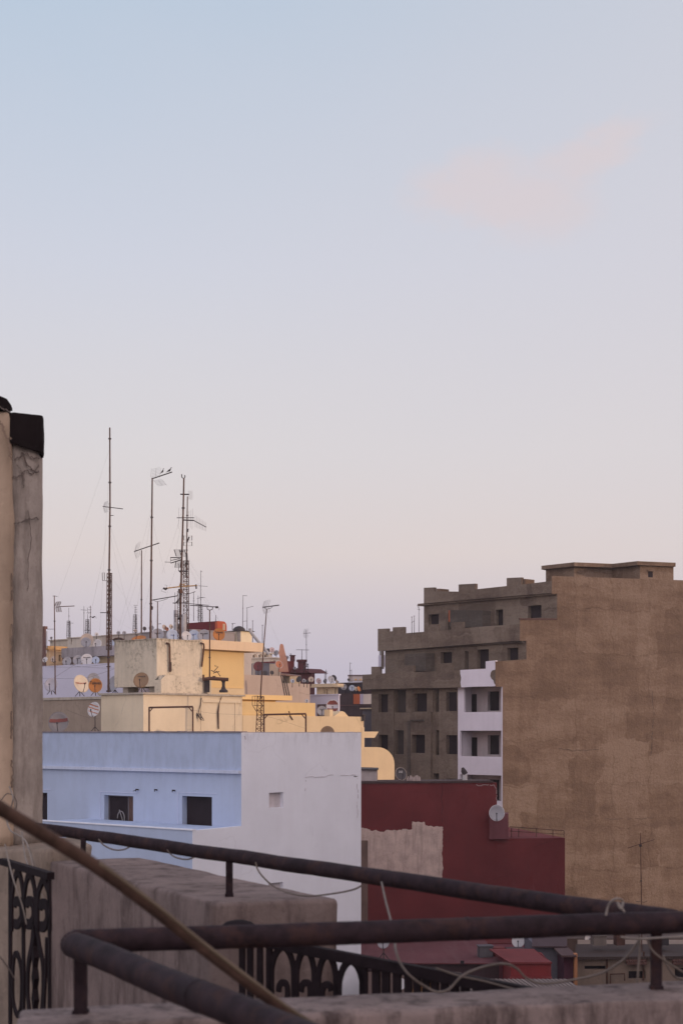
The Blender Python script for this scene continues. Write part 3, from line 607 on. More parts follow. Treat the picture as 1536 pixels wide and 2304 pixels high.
def level(pxg, pxl, z0, z1, holes, mat, matd=None, t=T, rt=None):
    """one storey band: gridwall in the plane through G(pxg), reaching left to column pxl"""
    pl = fplane(pxg); ul = pl.u(pxl); hs = [rz(pl, *h) for h in holes]
    g = MB(); gridwall(g, pl, [(.0, z0, ul, z1)], hs, t); o = g.build('wall', mat, root); weld(o)
    q0 = gpt(pxg)-plF.n*(t+.002); q1 = gE-plF.n*0; ql = pl.p0+pl.dr*ul-pl.n*(t+.002)
    ge = gE
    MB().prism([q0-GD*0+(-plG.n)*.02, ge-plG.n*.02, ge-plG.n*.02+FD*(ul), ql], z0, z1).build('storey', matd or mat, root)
    for h in hs:
        MB().extr(pl, [(h[0], h[1]), (h[2], h[1]), (h[2], h[3]), (h[0], h[3])], -t, -t+.03).build('window', m_dark, root)
    return pl
dA = 104; zA = Zp(1543, 104)
hA = [(851, 1562, 874, 1602.5), (931, 1560, 962, 1601), (978, 1549.5, 987, 1602), (1003, 1557, 1027, 1600),
      (888, 1552, 914, 1603), (851, 1653.5, 874, 1692), (888, 1643, 908, 1697), (929, 1653, 959, 1694.4), (979, 1643, 987, 1699), (1003, 1654, 1028, 1697),
      (974, 1740, 987, 1790), (1003, 1752, 1028, 1790), (931, 1752, 960, 1790), (851, 1746, 874, 1790)]
bay = [(1044, 1544.5, 1127.5, 1602), (1035, 1644, 1127.5, 1702), (1035, 1743.5, 1127.5, 1800)]
plA = fplane(1130); ulA = plA.u(835); uBay = plA.u(1030)
m_slot = paint('slot_shade', (.058, .046, .044), .95, .2, scale=1)  # recess backs coloured darker to carry the deeper shade inside the slots
g = MB(); hs = [rz(plA, *h) for h in hA]; gridwall(g, plA, [(uBay, GZ, ulA, zA)], hs, T); weld(g.build('wall', m_grey, root))
bays = [rz(plA, *h) for h in bay]
g = MB(); gridwall(g, plA, [(0.001, GZ, uBay-.001, zA-.002)], bays, .16, out=.03); weld(g.build('balcony_bay', m_wh, root))
for h in hs:
    MB().extr(plA, [(h[0], h[1]), (h[2], h[1]), (h[2], h[3]), (h[0], h[3])], -T, -T+.03).build('window' if hA[hs.index(h)][0] not in (888, 978, 979, 974) else 'recess', m_dark if hA[hs.index(h)][0] not in (888, 978, 979, 974) else m_slot, root)
# balcony back walls 1.2 m behind, with doors and windows
D2 = 1.3
doors = [(1054.7, 1561.6, 1071.7, 1602), (1096, 1555.6, 1122.4, 1599), (1055, 1659, 1073, 1701.8), (1096.4, 1654, 1122.4, 1697.6), (1055, 1756, 1073, 1800), (1096, 1754, 1122.4, 1800)]
plBk = Plane(plA.p0-plA.n*D2, FD)
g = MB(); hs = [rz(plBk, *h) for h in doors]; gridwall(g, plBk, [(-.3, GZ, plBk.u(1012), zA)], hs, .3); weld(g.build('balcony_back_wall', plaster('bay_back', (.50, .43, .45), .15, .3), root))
for h in hs: MB().extr(plBk, [(h[0], h[1]), (h[2], h[1]), (h[2], h[3]), (h[0], h[3])], -.3, -.27).build('window', m_dark, root)
for h in bays:
    zf = h[1]
    MB().prism([plA.p0+plA.dr*.02-plA.n*.14, plA.p0+plA.dr*(uBay)-plA.n*.14, plA.p0+plA.dr*(uBay)-plA.n*(D2-.01), plA.p0+plA.dr*.02-plA.n*(D2-.01)], zf-.9, zf-.02).build('balcony_floor', m_grey, root)
# side piers that close the bay, and body behind
for ua, ub in ((0.02, .16), (uBay-.05, uBay+.3)):
    MB().prism([plA.p0+plA.dr*ua-plA.n*(.36 if ub > 1 else .14), plA.p0+plA.dr*ub-plA.n*(.36 if ub > 1 else .14), plA.p0+plA.dr*ub-plA.n*(D2-.004), plA.p0+plA.dr*ua-plA.n*(D2-.004)], GZ, zA-.01).build('pier', m_wh, root)
gb = plA.p0
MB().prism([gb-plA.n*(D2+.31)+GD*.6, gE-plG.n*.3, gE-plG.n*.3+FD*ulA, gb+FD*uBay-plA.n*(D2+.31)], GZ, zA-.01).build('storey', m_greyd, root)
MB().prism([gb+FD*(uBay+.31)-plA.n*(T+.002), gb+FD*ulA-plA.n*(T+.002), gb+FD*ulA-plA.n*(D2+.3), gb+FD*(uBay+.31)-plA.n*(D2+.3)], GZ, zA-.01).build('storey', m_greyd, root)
# projecting frame round the middle bay, drain
h2 = [rz(plA, 929, 1653, 959, 1694.4)]
g = MB(); gridwall(g, plA, [(plA.u(972), GZ, plA.u(912), Zp(1603, plA.d(940)))], h2, .16, out=.165); weld(g.build('projecting_bay', m_grey, root))
g = MB(); g.pbox(plA, 921, 1622, 927, 1800, .167, .24); g.pbox(plA, 927, 1619, 958, 1623, .167, .23); g.build('moulding', m_greyd, root)
g = MB(); g.pbox(plA, 962.5, 1552, 976, 1601.5, .0, .12); g.pbox(plA, 915, 1553, 929, 1602, .0, .10); g.pbox(plA, 874.5, 1552, 887, 1800, 0, .10); g.build('pilaster', m_grey, root)
# band B (terrace parapet, projecting)
def band(pxg, pieces, mat, thick=.2, nm='parapet'):
    pl = fplane(pxg); g = MB()
    for (x0, x1, ya0, ya1, yb0, yb1) in pieces:
        g.extr(pl, [pl.uz(x0, yb0), pl.uz(x1, yb1), pl.uz(x1, ya1), pl.uz(x0, ya0)], -thick, 0)
    return g.build(nm, mat, root), pl
zB = Zp(1545, gpt(1114).y)
_, plb = band(1114, [(815, 835, 1518, 1517, 1552, 1551), (835, 855, 1500, 1500, 1551, 1550.5), (855, 897, 1515.5, 1513, 1550.5, 1549.5), (897, 930, 1498, 1497, 1549.5, 1548.6),
    (930, 983, 1512.5, 1510, 1548.6, 1547.8), (983, 1016, 1494, 1492.5, 1547.8, 1547), (1016, 1114, 1509, 1502, 1547, 1544.5)], m_grey)
# floor slab behind band B
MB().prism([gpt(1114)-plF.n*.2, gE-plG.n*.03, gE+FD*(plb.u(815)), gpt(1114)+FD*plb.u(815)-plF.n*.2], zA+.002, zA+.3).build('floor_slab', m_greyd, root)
# white painted patch, ragged
pts = [(1035, 1507.5), (1092, 1504.8), (1092, 1488), (1114, 1486), (1113.8, 1507), (1107, 1508), (1103, 1514), (1102, 1521), (1105, 1527), (1109, 1531), (1111, 1538), (1114, 1541), (1113.8, 1543.8), (1110, 1544.4), (1070, 1545), (1037, 1546.8), (1035.5, 1536), (1037, 1525), (1035, 1516)]
g = MB(); g.extr(plb, [plb.uz(*q) for q in pts], -.21, .012); g.build('white_patch', m_wh, root)
# level C
zC0, zC1 = zA+.3, Zp(1446, gpt(1183).y)
level(1183, 866, zC0+.002, zC1, [(991, 1467, 1016, 1492), (1045, 1465, 1053, 1505.6), (1073, 1461, 1099, 1504), (1140.4, 1457.5, 1165, 1485)], m_grey, m_greyd)
plC = fplane(1183)
g = MB(); g.extr(plC, [plC.uz(930, 1511), plC.uz(977, 1511), plC.uz(977, 1470), plC.uz(930, 1472)], .0, .9); g.build('partition', m_greyd, root)
MB().tube([plC.P(868, 1515, .6), plC.P(868, 1466, .6)], .07).build('pipe', m_galv, root)
k = MB(); k.pbox(plb, 843, 1474, 853, 1500.5, -.6, -.35); k.build('white_panel', m_lav, root)
MB().tube([plb.P(858, 1505, -.1), plb.P(858, 1462, -.1)], .12, 6).build('post', m_greyd, root)
# band C (terrace parapet of the upper floor)
_, plc2 = band(1169, [(849.5, 873, 1415, 1414, 1465, 1463.5), (873, 883, 1421, 1420, 1463.5, 1463), (883, 909, 1411.5, 1410.5, 1463, 1461), (909, 953, 1425, 1421.5, 1461, 1458),
    (953, 986, 1405.5, 1404, 1458, 1455.5), (986, 1014, 1419, 1417, 1455.5, 1453), (1014, 1041, 1401, 1399, 1453, 1451), (1041, 1169, 1413, 1404, 1451, 1441)], m_grey)
zD = Zp(1441, gpt(1169).y)
MB().prism([gpt(1169)-plF.n*.2, gE-plG.n*.03, gE+FD*(plc2.u(850)), gpt(1169)+FD*plc2.u(850)-plF.n*.2], zC1+.002, zC1+.3).build('floor_slab', m_greyd, root)
zD1 = Zp(1337, gpt(1252).y)
level(1252, 953, zC1+.302, zD1, [(963.3, 1382, 986.5, 1405), (1006.8, 1379, 1026, 1417), (1114.4, 1371.5, 1130.8, 1408), (1187, 1362, 1217, 1390.4)], m_grey, m_greyd)
plD = fplane(1252)
g = MB(); g.extr(plD, [plD.uz(1031, 1412), plD.uz(1103, 1412), plD.uz(1103, 1375), plD.uz(1031, 1374)], .0, .9); g.build('partition', m_greyd, root)
g = MB(); g.extr(plD, [plD.uz(1026.5, 1400), plD.uz(1030.5, 1400), plD.uz(1030.5, 1374), plD.uz(1026.5, 1375)], .1, .85); g.build('brick_edge', C(.35, .10, .05), root)
# cornice and top parapet
g, plt = band(1245, [(939, 1245, 1358.5, 1333, 1363.5, 1338)], m_grey, 1.2, 'cornice')
_, plt2 = band(1240, [(953, 976, 1322.5, 1321.5, 1358, 1356), (976, 1031, 1330.5, 1331, 1356, 1351), (1031, 1068.5, 1315, 1313, 1351, 1348), (1068.5, 1139, 1326, 1318.5, 1348, 1342), (1139, 1172, 1300.5, 1299, 1342, 1339.4), (1172, 1240, 1315.5, 1307, 1339.4, 1334)], m_grey, .25)
MB().prism([gpt(1240)-plF.n*.26, gE-plG.n*.05, gE+FD*(plt2.u(960)), gpt(1240)+FD*plt2.u(960)-plF.n*.26], zD1+.25, Zp(1337, gpt(1252).y)+.5).build('roof', m_greyd, root)
for x0, x1, y in ((976, 984, 1324), (1160, 1176, 1302)):
    g = MB(); g.extr(plt2, [plt2.uz(x0, 1345), plt2.uz(x1, 1345), plt2.uz(x1, y), plt2.uz(x0, y)], -1.2, -.26); g.build('pier', m_brown, root)
# brown party wall (stepped outline), .25 thick
out = [(1130, None), (1130, 1545), (1113.5, 1545), (1113.5, 1490.5), (1183, 1485), (1183, 1442), (1168.5, 1442), (1168.5, 1393), (1252, 1393), (1252, 1336), (1240, 1336), (1240, 1296), (1640, 1309), (1640, None)]
pts = []
for x, y in out: pts.append((plG.u(x), GZ if y is None else Zp(y, plG.d(x))))
g = MB(); g.extr(plG, pts, -.02, .03)
wallg = g.build('party_wall', m_brown, root)
g = MB(); g.extr(plG, [plG.uz(*q) for q in ((1168, 1394.5), (1252, 1395), (1252, 1391.5), (1166, 1391))], -.06, .08); g.build('coping', C(.10, .055, .05), root)
g = MB(); g.extr(plG, [plG.uz(*q) for q in ((1113.5, 1491), (1183, 1485.5), (1183, 1483.5), (1113, 1488.5))], -.06, .06); g.build('coping', m_brown, root)
for pts_ in ([(1254, 1684), (1290, 1689), (1345, 1686)], [(1360, 1842), (1380, 1843), (1466, 1841)], [(1467, 1530), (1466, 1580), (1470, 1600), (1466, 1650), (1462, 1700)]):
    crack(plG, pts_, root, .045, paint('deep_crack', (.10, .070, .056)), out=.034)
# roof penthouse with slab
k = 1.025
pp = [(1217, 108.8*k, 8), (1290.7, 106.5*k, 0), (1376.7, 107.5*k, 0), (1432.7, 105.8*k, 0), (1518.7, 106.8*k, 0)]
xy = [XY(p_[0], p_[1]) for p_ in pp]
back = [xy[4]+Vector((-1, 5.5)), xy[0]+Vector((4.5, 6))]
zt0 = Zp(1265, 106.5*k)
MB().prism(xy+back, zt0-.28, zt0).build('penthouse_slab', m_brown, root)
cen = sum((p_ for p_ in xy+back), Vector((0, 0)))/7
inn = [XY(1227, 108.9*k), XY(1290.7, 107.0*k), XY(1376.7, 108.0*k), XY(1438.5, 106.1*k), XY(1514, 107.0*k)]
pe = Plane(inn[3], inn[4]-inn[3]); hw = rz(pe, 1457, 1286, 1467, 1299)
MB().prism(inn+[back[0]-Vector((.3, .3)), back[1]+Vector((.2, -.3))], zt0-4, zt0-.282).build('penthouse', m_brown, root)
MB().extr(pe, [(hw[0], hw[1]), (hw[2], hw[1]), (hw[2], hw[3]), (hw[0], hw[3])], .002, .012).build('window', m_dark, root)
g = MB(); g.obox(pe.pt((hw[0]+hw[2])/2, hw[3]+.05, .05), Vector((pe.dr.x, pe.dr.y, 0))*.25, Vector((pe.n.x, pe.n.y, 0))*.04, (0, 0, .03)); g.build('lintel', m_brown, root)
# ================================================================== RED HOUSE
m_redw = plaster('red_paint', (.128, .025, .027), .18, .35, (.085, .024, .026), .2, .8, crack=.25)
pA, pBx = XY(800, 74.6), XY(1118, 76.2); plr = Plane(pA, pBx-pA)
root = thing('house', (pA.x, pA.y, GZ), 'dark red flat roofed house with a bare beige plaster patch', 'house')
zr = Zp(1762, 75.4); ur = plr.u(1117); ur2 = plr.u(1270); zr2 = Zp(1886, plr.d(1210))
q0 = plr.p0; dr = plr.dr; nn = plr.n
MB().prism([q0, q0+dr*ur, q0+dr*ur-nn*2.6, q0-nn*2.6], GZ, zr).build('wall', m_redw, root)
MB().prism([q0+dr*(ur+.001), q0+dr*ur2, q0+dr*ur2-nn*9, q0+dr*(ur+.001)-nn*9], GZ, zr2).build('wall', m_redw, root)
MB().prism([q0-nn*2.602+dr*.3, q0+dr*ur-nn*2.602, q0+dr*ur-nn*9, q0+dr*.3-nn*9], GZ, zr2).build('wall', m_redw, root)
MB().prism([q0+nn*.05, q0+dr*(ur-.2)+nn*.05, q0+dr*(ur-.2)-nn*2.5, q0-nn*2.5], zr+.002, zr+.10).build('coping', plaster('dark_coping', (.07, .045, .045), .3, .5, scale=4), root)
patch = [(812, 1862), (820, 1864), (828, 1866), (837, 1870), (845, 1867), (852, 1870.5), (862, 1872), (872, 1867), (890, 1868), (903, 1868), (905, 1865), (918, 1867), (927, 1865), (927, 1848), (934, 1850), (941, 1848.5), (955, 1850), (957, 1857), (967, 1858), (975, 1861), (985, 1859.5), (996, 1861), (995, 1900), (994, 1925), (996, 1950), (993, 1975.5), (985, 1976), (975, 1977), (950, 1975), (930, 1973), (905, 1971), (870, 1968), (812, 1962)]
pz = [plr.uz(*q) for q in patch]; pf = []; random.seed(5)
for i in range(len(pz)):
    a_, b_ = pz[i], pz[(i+1) % len(pz)]; L_0 = math.hypot(b_[0]-a_[0], b_[1]-a_[1]); m_ = max(1, int(L_0/.07)) if i < len(pz)-1 else 1
    for k in range(m_): pf.append((a_[0]+(b_[0]-a_[0])*k/m_+(random.uniform(-.025, .025) if k else 0), a_[1]+(b_[1]-a_[1])*k/m_+(random.uniform(-.03, .03) if k else 0)))
g = MB(); g.extr(plr, pf, .001, .012)
g.build('bare_plaster_patch', plaster('bare_plaster', (.50, .38, .34), .2, .7, (.22, .17, .15), .5, 3, blotch=.3), root)
g = MB(); g.pbox(plr, 805, 1891, 827, 2300, .013, .02); g.build('bare_strip', plaster('brown_strip', (.15, .10, .085), .2, .5, scale=2), root)
crack(plr, [(994, 1765), (994, 1850)], root, .02, paint('seam_dark', (.05, .01, .014)), out=.006)
crack(plr, [(1070, 1767), (1110, 1766), (1116, 1775), (1117, 1800)], root, .05, paint('seam_light', (.25, .16, .16)), out=.006)
pS = Plane(XY(1100, 76.9), plr.dr)
MB().prism([XY(1100, 75.9), XY(1143, 76.05), XY(1143, 77.4), XY(1100, 77.2)], zr2+.002, Zp(1830, 76.5)).build('side_wall', plaster('faded_maroon', (.17, .06, .07), .2, .5), root)
rl = MB(); zb = zr2+.002
for x in (1150, 1166, 1206, 1243, 1268): rl.tube([Vector((*XY(x, 77.5), zb)), Vector((*XY(x, 77.5), Zp(1862+(x-1150)*.06, 77.5)))], .022)
rl.tube([P(1146, 1860, 77.5), P(1268, 1869, 77.5)], .022); rl.tube([P(1146, 1870, 77.5), P(1268, 1877, 77.5)], .016)
rl.build('railing', m_rust, root)
k = MB()
random.seed(3)
for i in range(16):
    h_ = .05+.10*random.random(); k.obox(Vector((*XY(916+i*1.85, 75.9+random.uniform(-.25, .25)), zr+.102+h_)), (.03+.02*random.random(), .01, 0), (0, .04, 0), (0, 0, h_))
k.build('rubble', C(.45, .36, .34), root)
# boxes on its roof
q = XY(831, 76); root = thing('water_tank', (q.x, q.y, zr), 'small whitewashed tank with a dark lid on the red house', 'water tank')
MB().prism([XY(812, 76), XY(846, 75.9), XY(849, 76.6), XY(813, 76.9)], zr+.10, Zp(1733, 76)).build('tank', plaster('dirty_white', (.42, .36, .36), .1, .5, scale=3), root)
MB().prism([XY(810, 75.9), XY(848, 75.8), XY(851, 76.8), XY(811, 77)], Zp(1733, 76)+.002, [Zp(1730, 76), Zp(1731, 76), Zp(1728, 76), Zp(1727, 76)]).build('lid', m_darkm, root)
q = XY(1044, 77); root = thing('vent_pipe', (q.x, q.y, zr), 'short white vent pipe with a dark cowl on the red house', 'vent')
MB().tube([P(1045, 1762, 77), P(1045, 1742, 77)], .13).build('pipe', C(.5, .47, .48), root)
MB().tube([P(1046, 1742, 77), P(1042, 1734, 77), P(1040, 1727, 77)], [.15, .13, .06]).build('cowl', m_darkm, root)
# ================================================================== LOW HOUSES SEEN THROUGH THE RAILINGS
def fbox(px0, px1, d, dep, z0, z1): return MB().prism([XY(px0, d), XY(px1, d), XY(px1, d)+Vector((0, dep)), XY(px0, d)+Vector((0, dep))], z0, z1)
def corr(name, col, sc=9):
    m, t, b = bsdf(name, .8); uv = N(t, 'ShaderNodeUVMap', uv_map='UVMap').outputs[0]
    w = N(t, 'ShaderNodeTexWave'); w.inputs['Scale'].default_value = sc*.3; w.inputs['Distortion'].default_value = .3; t.links.new(uv, w.inputs[0])
    c = mixc(t, w.outputs[1], tuple(x*.45 for x in col), col); c = mixc(t, math_n(t, 'MULTIPLY', noise_n(t, uv, 1.5, 6), .5), c, tuple(x*.6 for x in col))
    t.links.new(c, b.inputs['Base Color']); return m
m_rroof = plaster('red_roof_paint', (.115, .036, .042), .2, .35, (.20, .11, .11), scale=.8)
d = 68
root = thing('house', (*XY(960, d), GZ), 'low house with a faded red flat roof seen below the front rail', 'house')
fbox(780, 1122, 62, 9, GZ, Zp(2168, 62)).build('wall', C(.06, .035, .04), root)
fbox(778, 1126, 61.8, 9.4, Zp(2168, 62)+.002, Zp(2165, 62)).build('roof', m_rroof, root)
MB().pbox(Plane(XY(900, 61.8), (1, 0)), 1035, 2161, 1043, 2168, .001, .1).build('vent', m_dark, root)
root = thing('house', (*XY(1020, 72), GZ), 'dim red walled house under the railing behind the faded roof', 'house')
fbox(800, 1205, 73, 2, GZ, Zp(2122, 73)).build('wall', m_redw, root)
fbox(800, 1215, 71.5, 1.45, GZ, Zp(2134, 71.5)).build('wall', C(.13, .035, .045), root)
root = thing('shed', (*XY(1170, 60), GZ), 'bright red metal shed with a rounded roof edge among low roofs', 'shed')
zs = Zp(2163, 60)
fbox(1149, 1239, 59, 3, GZ, Zp(2168, 59)).build('wall', plaster('shed_red', (.20, .030, .032), .12, .3), root)
k = MB(); k.prism([XY(1147, 58.9), XY(1241, 58.9), XY(1200, 63), XY(1100, 63)], Zp(2168, 59)+.002, [Zp(2164, 59), Zp(2164, 59), Zp(2146, 62), Zp(2146, 62)]); k.build('roof', plaster('shed_roof', (.17, .035, .037), .15, .3), root)
MB().prism([XY(1146, 58.7), XY(1241, 58.7), XY(1241, 58.95), XY(1146, 58.95)], Zp(2202, 59), Zp(2197, 59)).build('rail', plaster('shed_red2', (.17, .027, .028)), root)
root = thing('house', (*XY(1240, 66), GZ), 'grey rendered box house between the red shed and the brown wall', 'house')
fbox(1203, 1268, 66, 4, GZ, Zp(2129, 66)).build('wall', C(.17, .16, .19, st=.5), root)
MB().prism([XY(1196, 65.6), XY(1275, 65.6), XY(1275, 71), XY(1196, 71)], Zp(2129, 66)+.002, Zp(2126, 66)).build('coping', C(.08, .05, .055), root)
root = thing('house', (*XY(1290, 70), GZ), 'small plum painted house with an orange edge left of the beige wall', 'house')
fbox(1268, 1296, 64, 5, GZ, Zp(2149, 64)).build('wall', C(.10, .035, .055), root)
fbox(1291, 1298, 63.6, .3, GZ, Zp(2143, 64)).build('edge_post', C(.45, .2, .1), root)
fbox(1262, 1296, 63.4, 6, Zp(2149, 64)+.002, Zp(2145, 64)).build('roof', C(.10, .06, .06), root)
root = thing('house', (*XY(1420, 66), GZ), 'low dirty beige house with narrow slots and tiled window hoods', 'house')
plb_ = Plane(XY(1298, 66), (1, .02)); hb = [(1314, 2173, 1362, 2181), (1413, 2185, 1451, 2202), (1517, 2178, 1560, 2200)]
g = MB(); hs = [rz(plb_, *h) for h in hb]; gridwall(g, plb_, [(0, GZ, plb_.u(1620), Zp(2153, 66.5))], hs, .25); weld(g.build('wall', C(.26, .19, .15, st=.55), root))
MB().prism([XY(1298, 66.3), XY(1620, 66.6), XY(1620, 72), XY(1298, 72)], GZ, Zp(2153, 66.5)).build('wall', C(.26, .19, .15), root)
for h in hs: MB().extr(plb_, [(h[0], h[1]), (h[2], h[1]), (h[2], h[3]), (h[0], h[3])], -.25, -.2).build('window', m_dark, root)
MB().prism([XY(1294, 65.7), XY(1620, 65.9), XY(1620, 70.5), XY(1294, 70.5)], Zp(2153, 66.5)+.002, [Zp(2151, 66), Zp(2150, 66), Zp(2136, 70), Zp(2136, 70)]).build('roof', corr('brown_tiles', (.085, .055, .048)), root)
for xa, xb in ((1406, 1450), (1510, 1560)):
    k = MB(); k.pbox(plb_, xa, 2164, xb, 2168, .002, .35)
    for i in range(9): k.lathe(plb_.P(xa+2+i*(xb-xa-4)/8, 2164, .2), [(.06, 0), (.08, .08), (.05, .16)], n=8)
    k.build('window_hood', C(.12, .06, .05), root)
MB().tube([plb_.P(1446, 2140, .1), plb_.P(1445, 2205, .1)], .04).build('pipe', m_rust, root)
MB().tube([plb_.P(1364, 2153, .05), plb_.P(1364, 2230, .05)], .04).build('pipe', m_rust, root)
k = MB(); k.tube([plb_.P(1370, 2212, .2), plb_.P(1370, 2190, .2), plb_.P(1402, 2189, .2), plb_.P(1402, 2205, .2)], .03); k.build('clothes_rail', m_rust, root)
plv = Plane(XY(1270, 84), (1, 0)); root = thing('house', (plv.p0.x, plv.p0.y, GZ), 'row of dim brown rear houses under the brown wall', 'house')
g = MB(); hs = [rz(plv, *w) for w in ((1300, 2124, 1318, 2140), (1345, 2124, 1362, 2140), (1400, 2124, 1420, 2140), (1465, 2124, 1490, 2140))]
gridwall(g, plv, [(0, GZ, plv.u(1650), Zp(2112, 84))], hs, .3); weld(g.build('wall', C(.085, .062, .058, st=.5), root))
fbox(1270, 1650, 84.31, 4, GZ, Zp(2112, 84)).build('wall', C(.085, .062, .058, st=.5), root)
for h in hs: MB().extr(plv, [(h[0], h[1]), (h[2], h[1]), (h[2], h[3]), (h[0], h[3])], -.29, -.25).build('window', m_dark, root)
root = thing('shed', (*XY(1220, 52), GZ), 'shed with a ribbed grey corrugated roof below the red shed', 'shed')
g = MB(); nn_ = 26; x0, x1 = 1080, 1330
for i in range(nn_):
    xa, xb = x0+(x1-x0)*i/nn_, x0+(x1-x0)*(i+.62)/nn_
    g.prism([XY(xa, 50), XY(xb, 50), XY(xb-55, 57), XY(xa-55, 57)], -9.7, [Zp(2240, 50), Zp(2240, 50), Zp(2202, 57), Zp(2202, 57)])
g.build('corrugated_roof', C(.22, .17, .155), root)
fbox(1050, 1330, 50.3, 6, GZ, -9.82).build('wall', C(.1, .08, .07), root)
MB().prism([XY(1078, 50.05), XY(1330, 50.05), XY(1276, 57), XY(1024, 57)], -9.8, [Zp(2240, 50)-.03, Zp(2240, 50)-.03, Zp(2202, 57)-.03, Zp(2202, 57)-.03]).build('roof_deck', C(.10, .08, .075), root)
root = thing('house', (*XY(960, 55), GZ), 'low dark house with an eave painted sunlit orange behind the grille', 'house')
fbox(812, 1060, 55, 5, GZ, Zp(2236, 55)).build('wall', C(.10, .06, .05), root)
MB().prism([XY(926, 54.5), XY(978, 54.5), XY(968, 57), XY(930, 57)], Zp(2238, 54.5), [Zp(2233, 54.5)]*2+[Zp(2228, 56)]*2).build('eave', C(.50, .24, .08), root)  # orange sunlight is put into the colour of the eave
# ================================================================== UNSEEN BLOCKS ADDED TO THE RIGHT (placed to shade the terrace and the white gable)
mN = C(.45, .38, .34)
for i, (y0, y1, z) in enumerate(((-34, -14, 5.5), (-13.9, 6, 4.3), (6.1, 28, 4.2), (28.1, 50, 3.15), (50.1, 71.0, 2.95))):
    root = thing('apartment_block', (24, (y0+y1)/2, GZ), ['tall', 'plain', 'wide', 'long', 'last'][i]+' beige block added unseen to the right to cast shade', 'apartment building')
    MB().prism([(21.5, y0), (32, y0), (32, y1), (21.5, y1)], GZ, z).build('wall', mN, root)
    MB().prism([(21.3, y0+.01), (32.2, y0+.01), (32.2, y1-.01), (21.3, y1-.01)], z+.002, z+.25).build('coping', m_cop, root)
    for zz in range(5):
        for j in range(4):
            yy = y0+(y1-y0)*(j+.5)/4; MB().obox((21.49, yy, GZ+3+zz*3.6+2), (.02, 0, 0), (0, .6, 0), (0, 0, .75)).build('window', m_dark, root)
# ================================================================== OWN TERRACE: coping, walls, pillar
def smooth_path(pts, k=8):
    pts = [Vector(p) for p in pts]; out = []
    for i in range(len(pts)-1):
        p0, p1, p2, p3 = pts[max(i-1, 0)], pts[i], pts[i+1], pts[min(i+2, len(pts)-1)]
        for j in range(k):
            t = j/k; out.append(.5*((2*p1)+(p2-p0)*t+(2*p0-5*p1+4*p2-p3)*t*t+(3*p1-p0-3*p2+p3)*t**3))
    return out+[pts[-1]]
def rough_prism(mb, poly, z0, z1, amp=.006, step=.05, rnd=.012, fz=1.0, seed=0, fine=14):
    """solid with wandering faces and worn top edges"""
    poly = [Vector(p) for p in poly]; n = len(poly)
    cen = sum(poly, Vector((0, 0)))/n; ring = []
    for i in range(n):
        a, b = poly[i], poly[(i+1) % n]; m = max(2, int((b-a).length/step))
        ring += [a.lerp(b, k/m) for k in range(m)]
    nr = len(ring); m = max(3, int((z1-z0)/step)); zs = [z0+(z1-rnd-z0)*k/m for k in range(m+1)]
    lev = [(z, 1, 0) for z in zs]+[(z1-rnd*.35, 1, rnd*.3), (z1, 1, rnd)]
    vs = []
    for z, sc, ins in lev:
        for p in ring:
            q = Vector((p.x, p.y, z)); d = (p-cen); L = d.length; d = d/L
            w = noise.noise(q*5+Vector((seed, 0, 0)))*amp*1.6+noise.noise(q*fine+Vector((0, seed, 0)))*amp*.7+noise.noise(q*40)*amp*.3
            vs.append(Vector((p.x+d.x*(w-ins), p.y+d.y*(w-ins), z+(noise.noise(q*6+Vector((0, 0, seed)))*amp*.8 if ins else 0))))
    fs = [(i*nr+j, i*nr+(j+1) % nr, (i+1)*nr+(j+1) % nr, (i+1)*nr+j) for i in range(len(lev)-1) for j in range(nr)]
    b0 = (len(lev)-1)*nr; last = vs[b0:b0+nr]; prev = b0
    for sc in (.92, .75, .5, .25):
        st = len(vs)
        for p in last:
            q = Vector((cen.x+(p.x-cen.x)*sc, cen.y+(p.y-cen.y)*sc, z1)); q.z += noise.noise(q*7+Vector((0, 0, seed)))*amp*.8; vs.append(q)
        fs += [(prev+j, prev+(j+1) % nr, st+(j+1) % nr, st+j) for j in range(nr)]; prev = st
    ci = len(vs); vs.append(Vector((cen.x, cen.y, z1))); fs += [(prev+j, prev+(j+1) % nr, ci) for j in range(nr)]
    fs.append(tuple(range(nr-1, -1, -1)))
    return mb.add(vs, fs)
def near_concrete(name, col, dirt, sc=9, amt=.75, top=None):
    m, t, b = bsdf(name, .92); uv = N(t, 'ShaderNodeTexCoord').outputs['Object']
    c = ramp(t, noise_n(t, uv, sc*.35, 8, .65), [(.32, tuple(x*.72 for x in col)), (.68, tuple(x*1.15 for x in col))])
    st = ramp(t, noise_n(t, uv, sc, 8, .68, (1.2, 1.2, .28)), [(.47, 0.), (.66, 1.)])
    c = mixc(t, math_n(t, 'MULTIPLY', st, amt), c, dirt)
    sp = ramp(t, noise_n(t, uv, sc*5, 6, .75), [(.55, 0.), (.72, 1.)]); c = mixc(t, math_n(t, 'MULTIPLY', sp, .5), c, dirt)
    lt = ramp(t, noise_n(t, uv, sc*2.2, 7, .7), [(.60, 0.), (.72, 1.)]); c = mixc(t, math_n(t, 'MULTIPLY', lt, .35), c, tuple(min(1, x*1.5) for x in col))
    t.links.new(c, b.inputs['Base Color'])
    bp = N(t, 'ShaderNodeBump'); bp.inputs['Strength'].default_value = .55; bp.inputs['Distance'].default_value = .006
    t.links.new(math_n(t, 'ADD', noise_n(t, uv, sc*7, 8, .75), noise_n(t, uv, sc*1.5, 6)), bp.inputs['Height']); t.links.new(bp.outputs[0], b.inputs['Normal'])
    return m
m_nc = near_concrete('weathered_concrete', (.225, .168, .155), (.06, .040, .038), 11, .75)
m_nc2 = near_concrete('weathered_parapet', (.245, .185, .172), (.05, .034, .033), 17, .85)
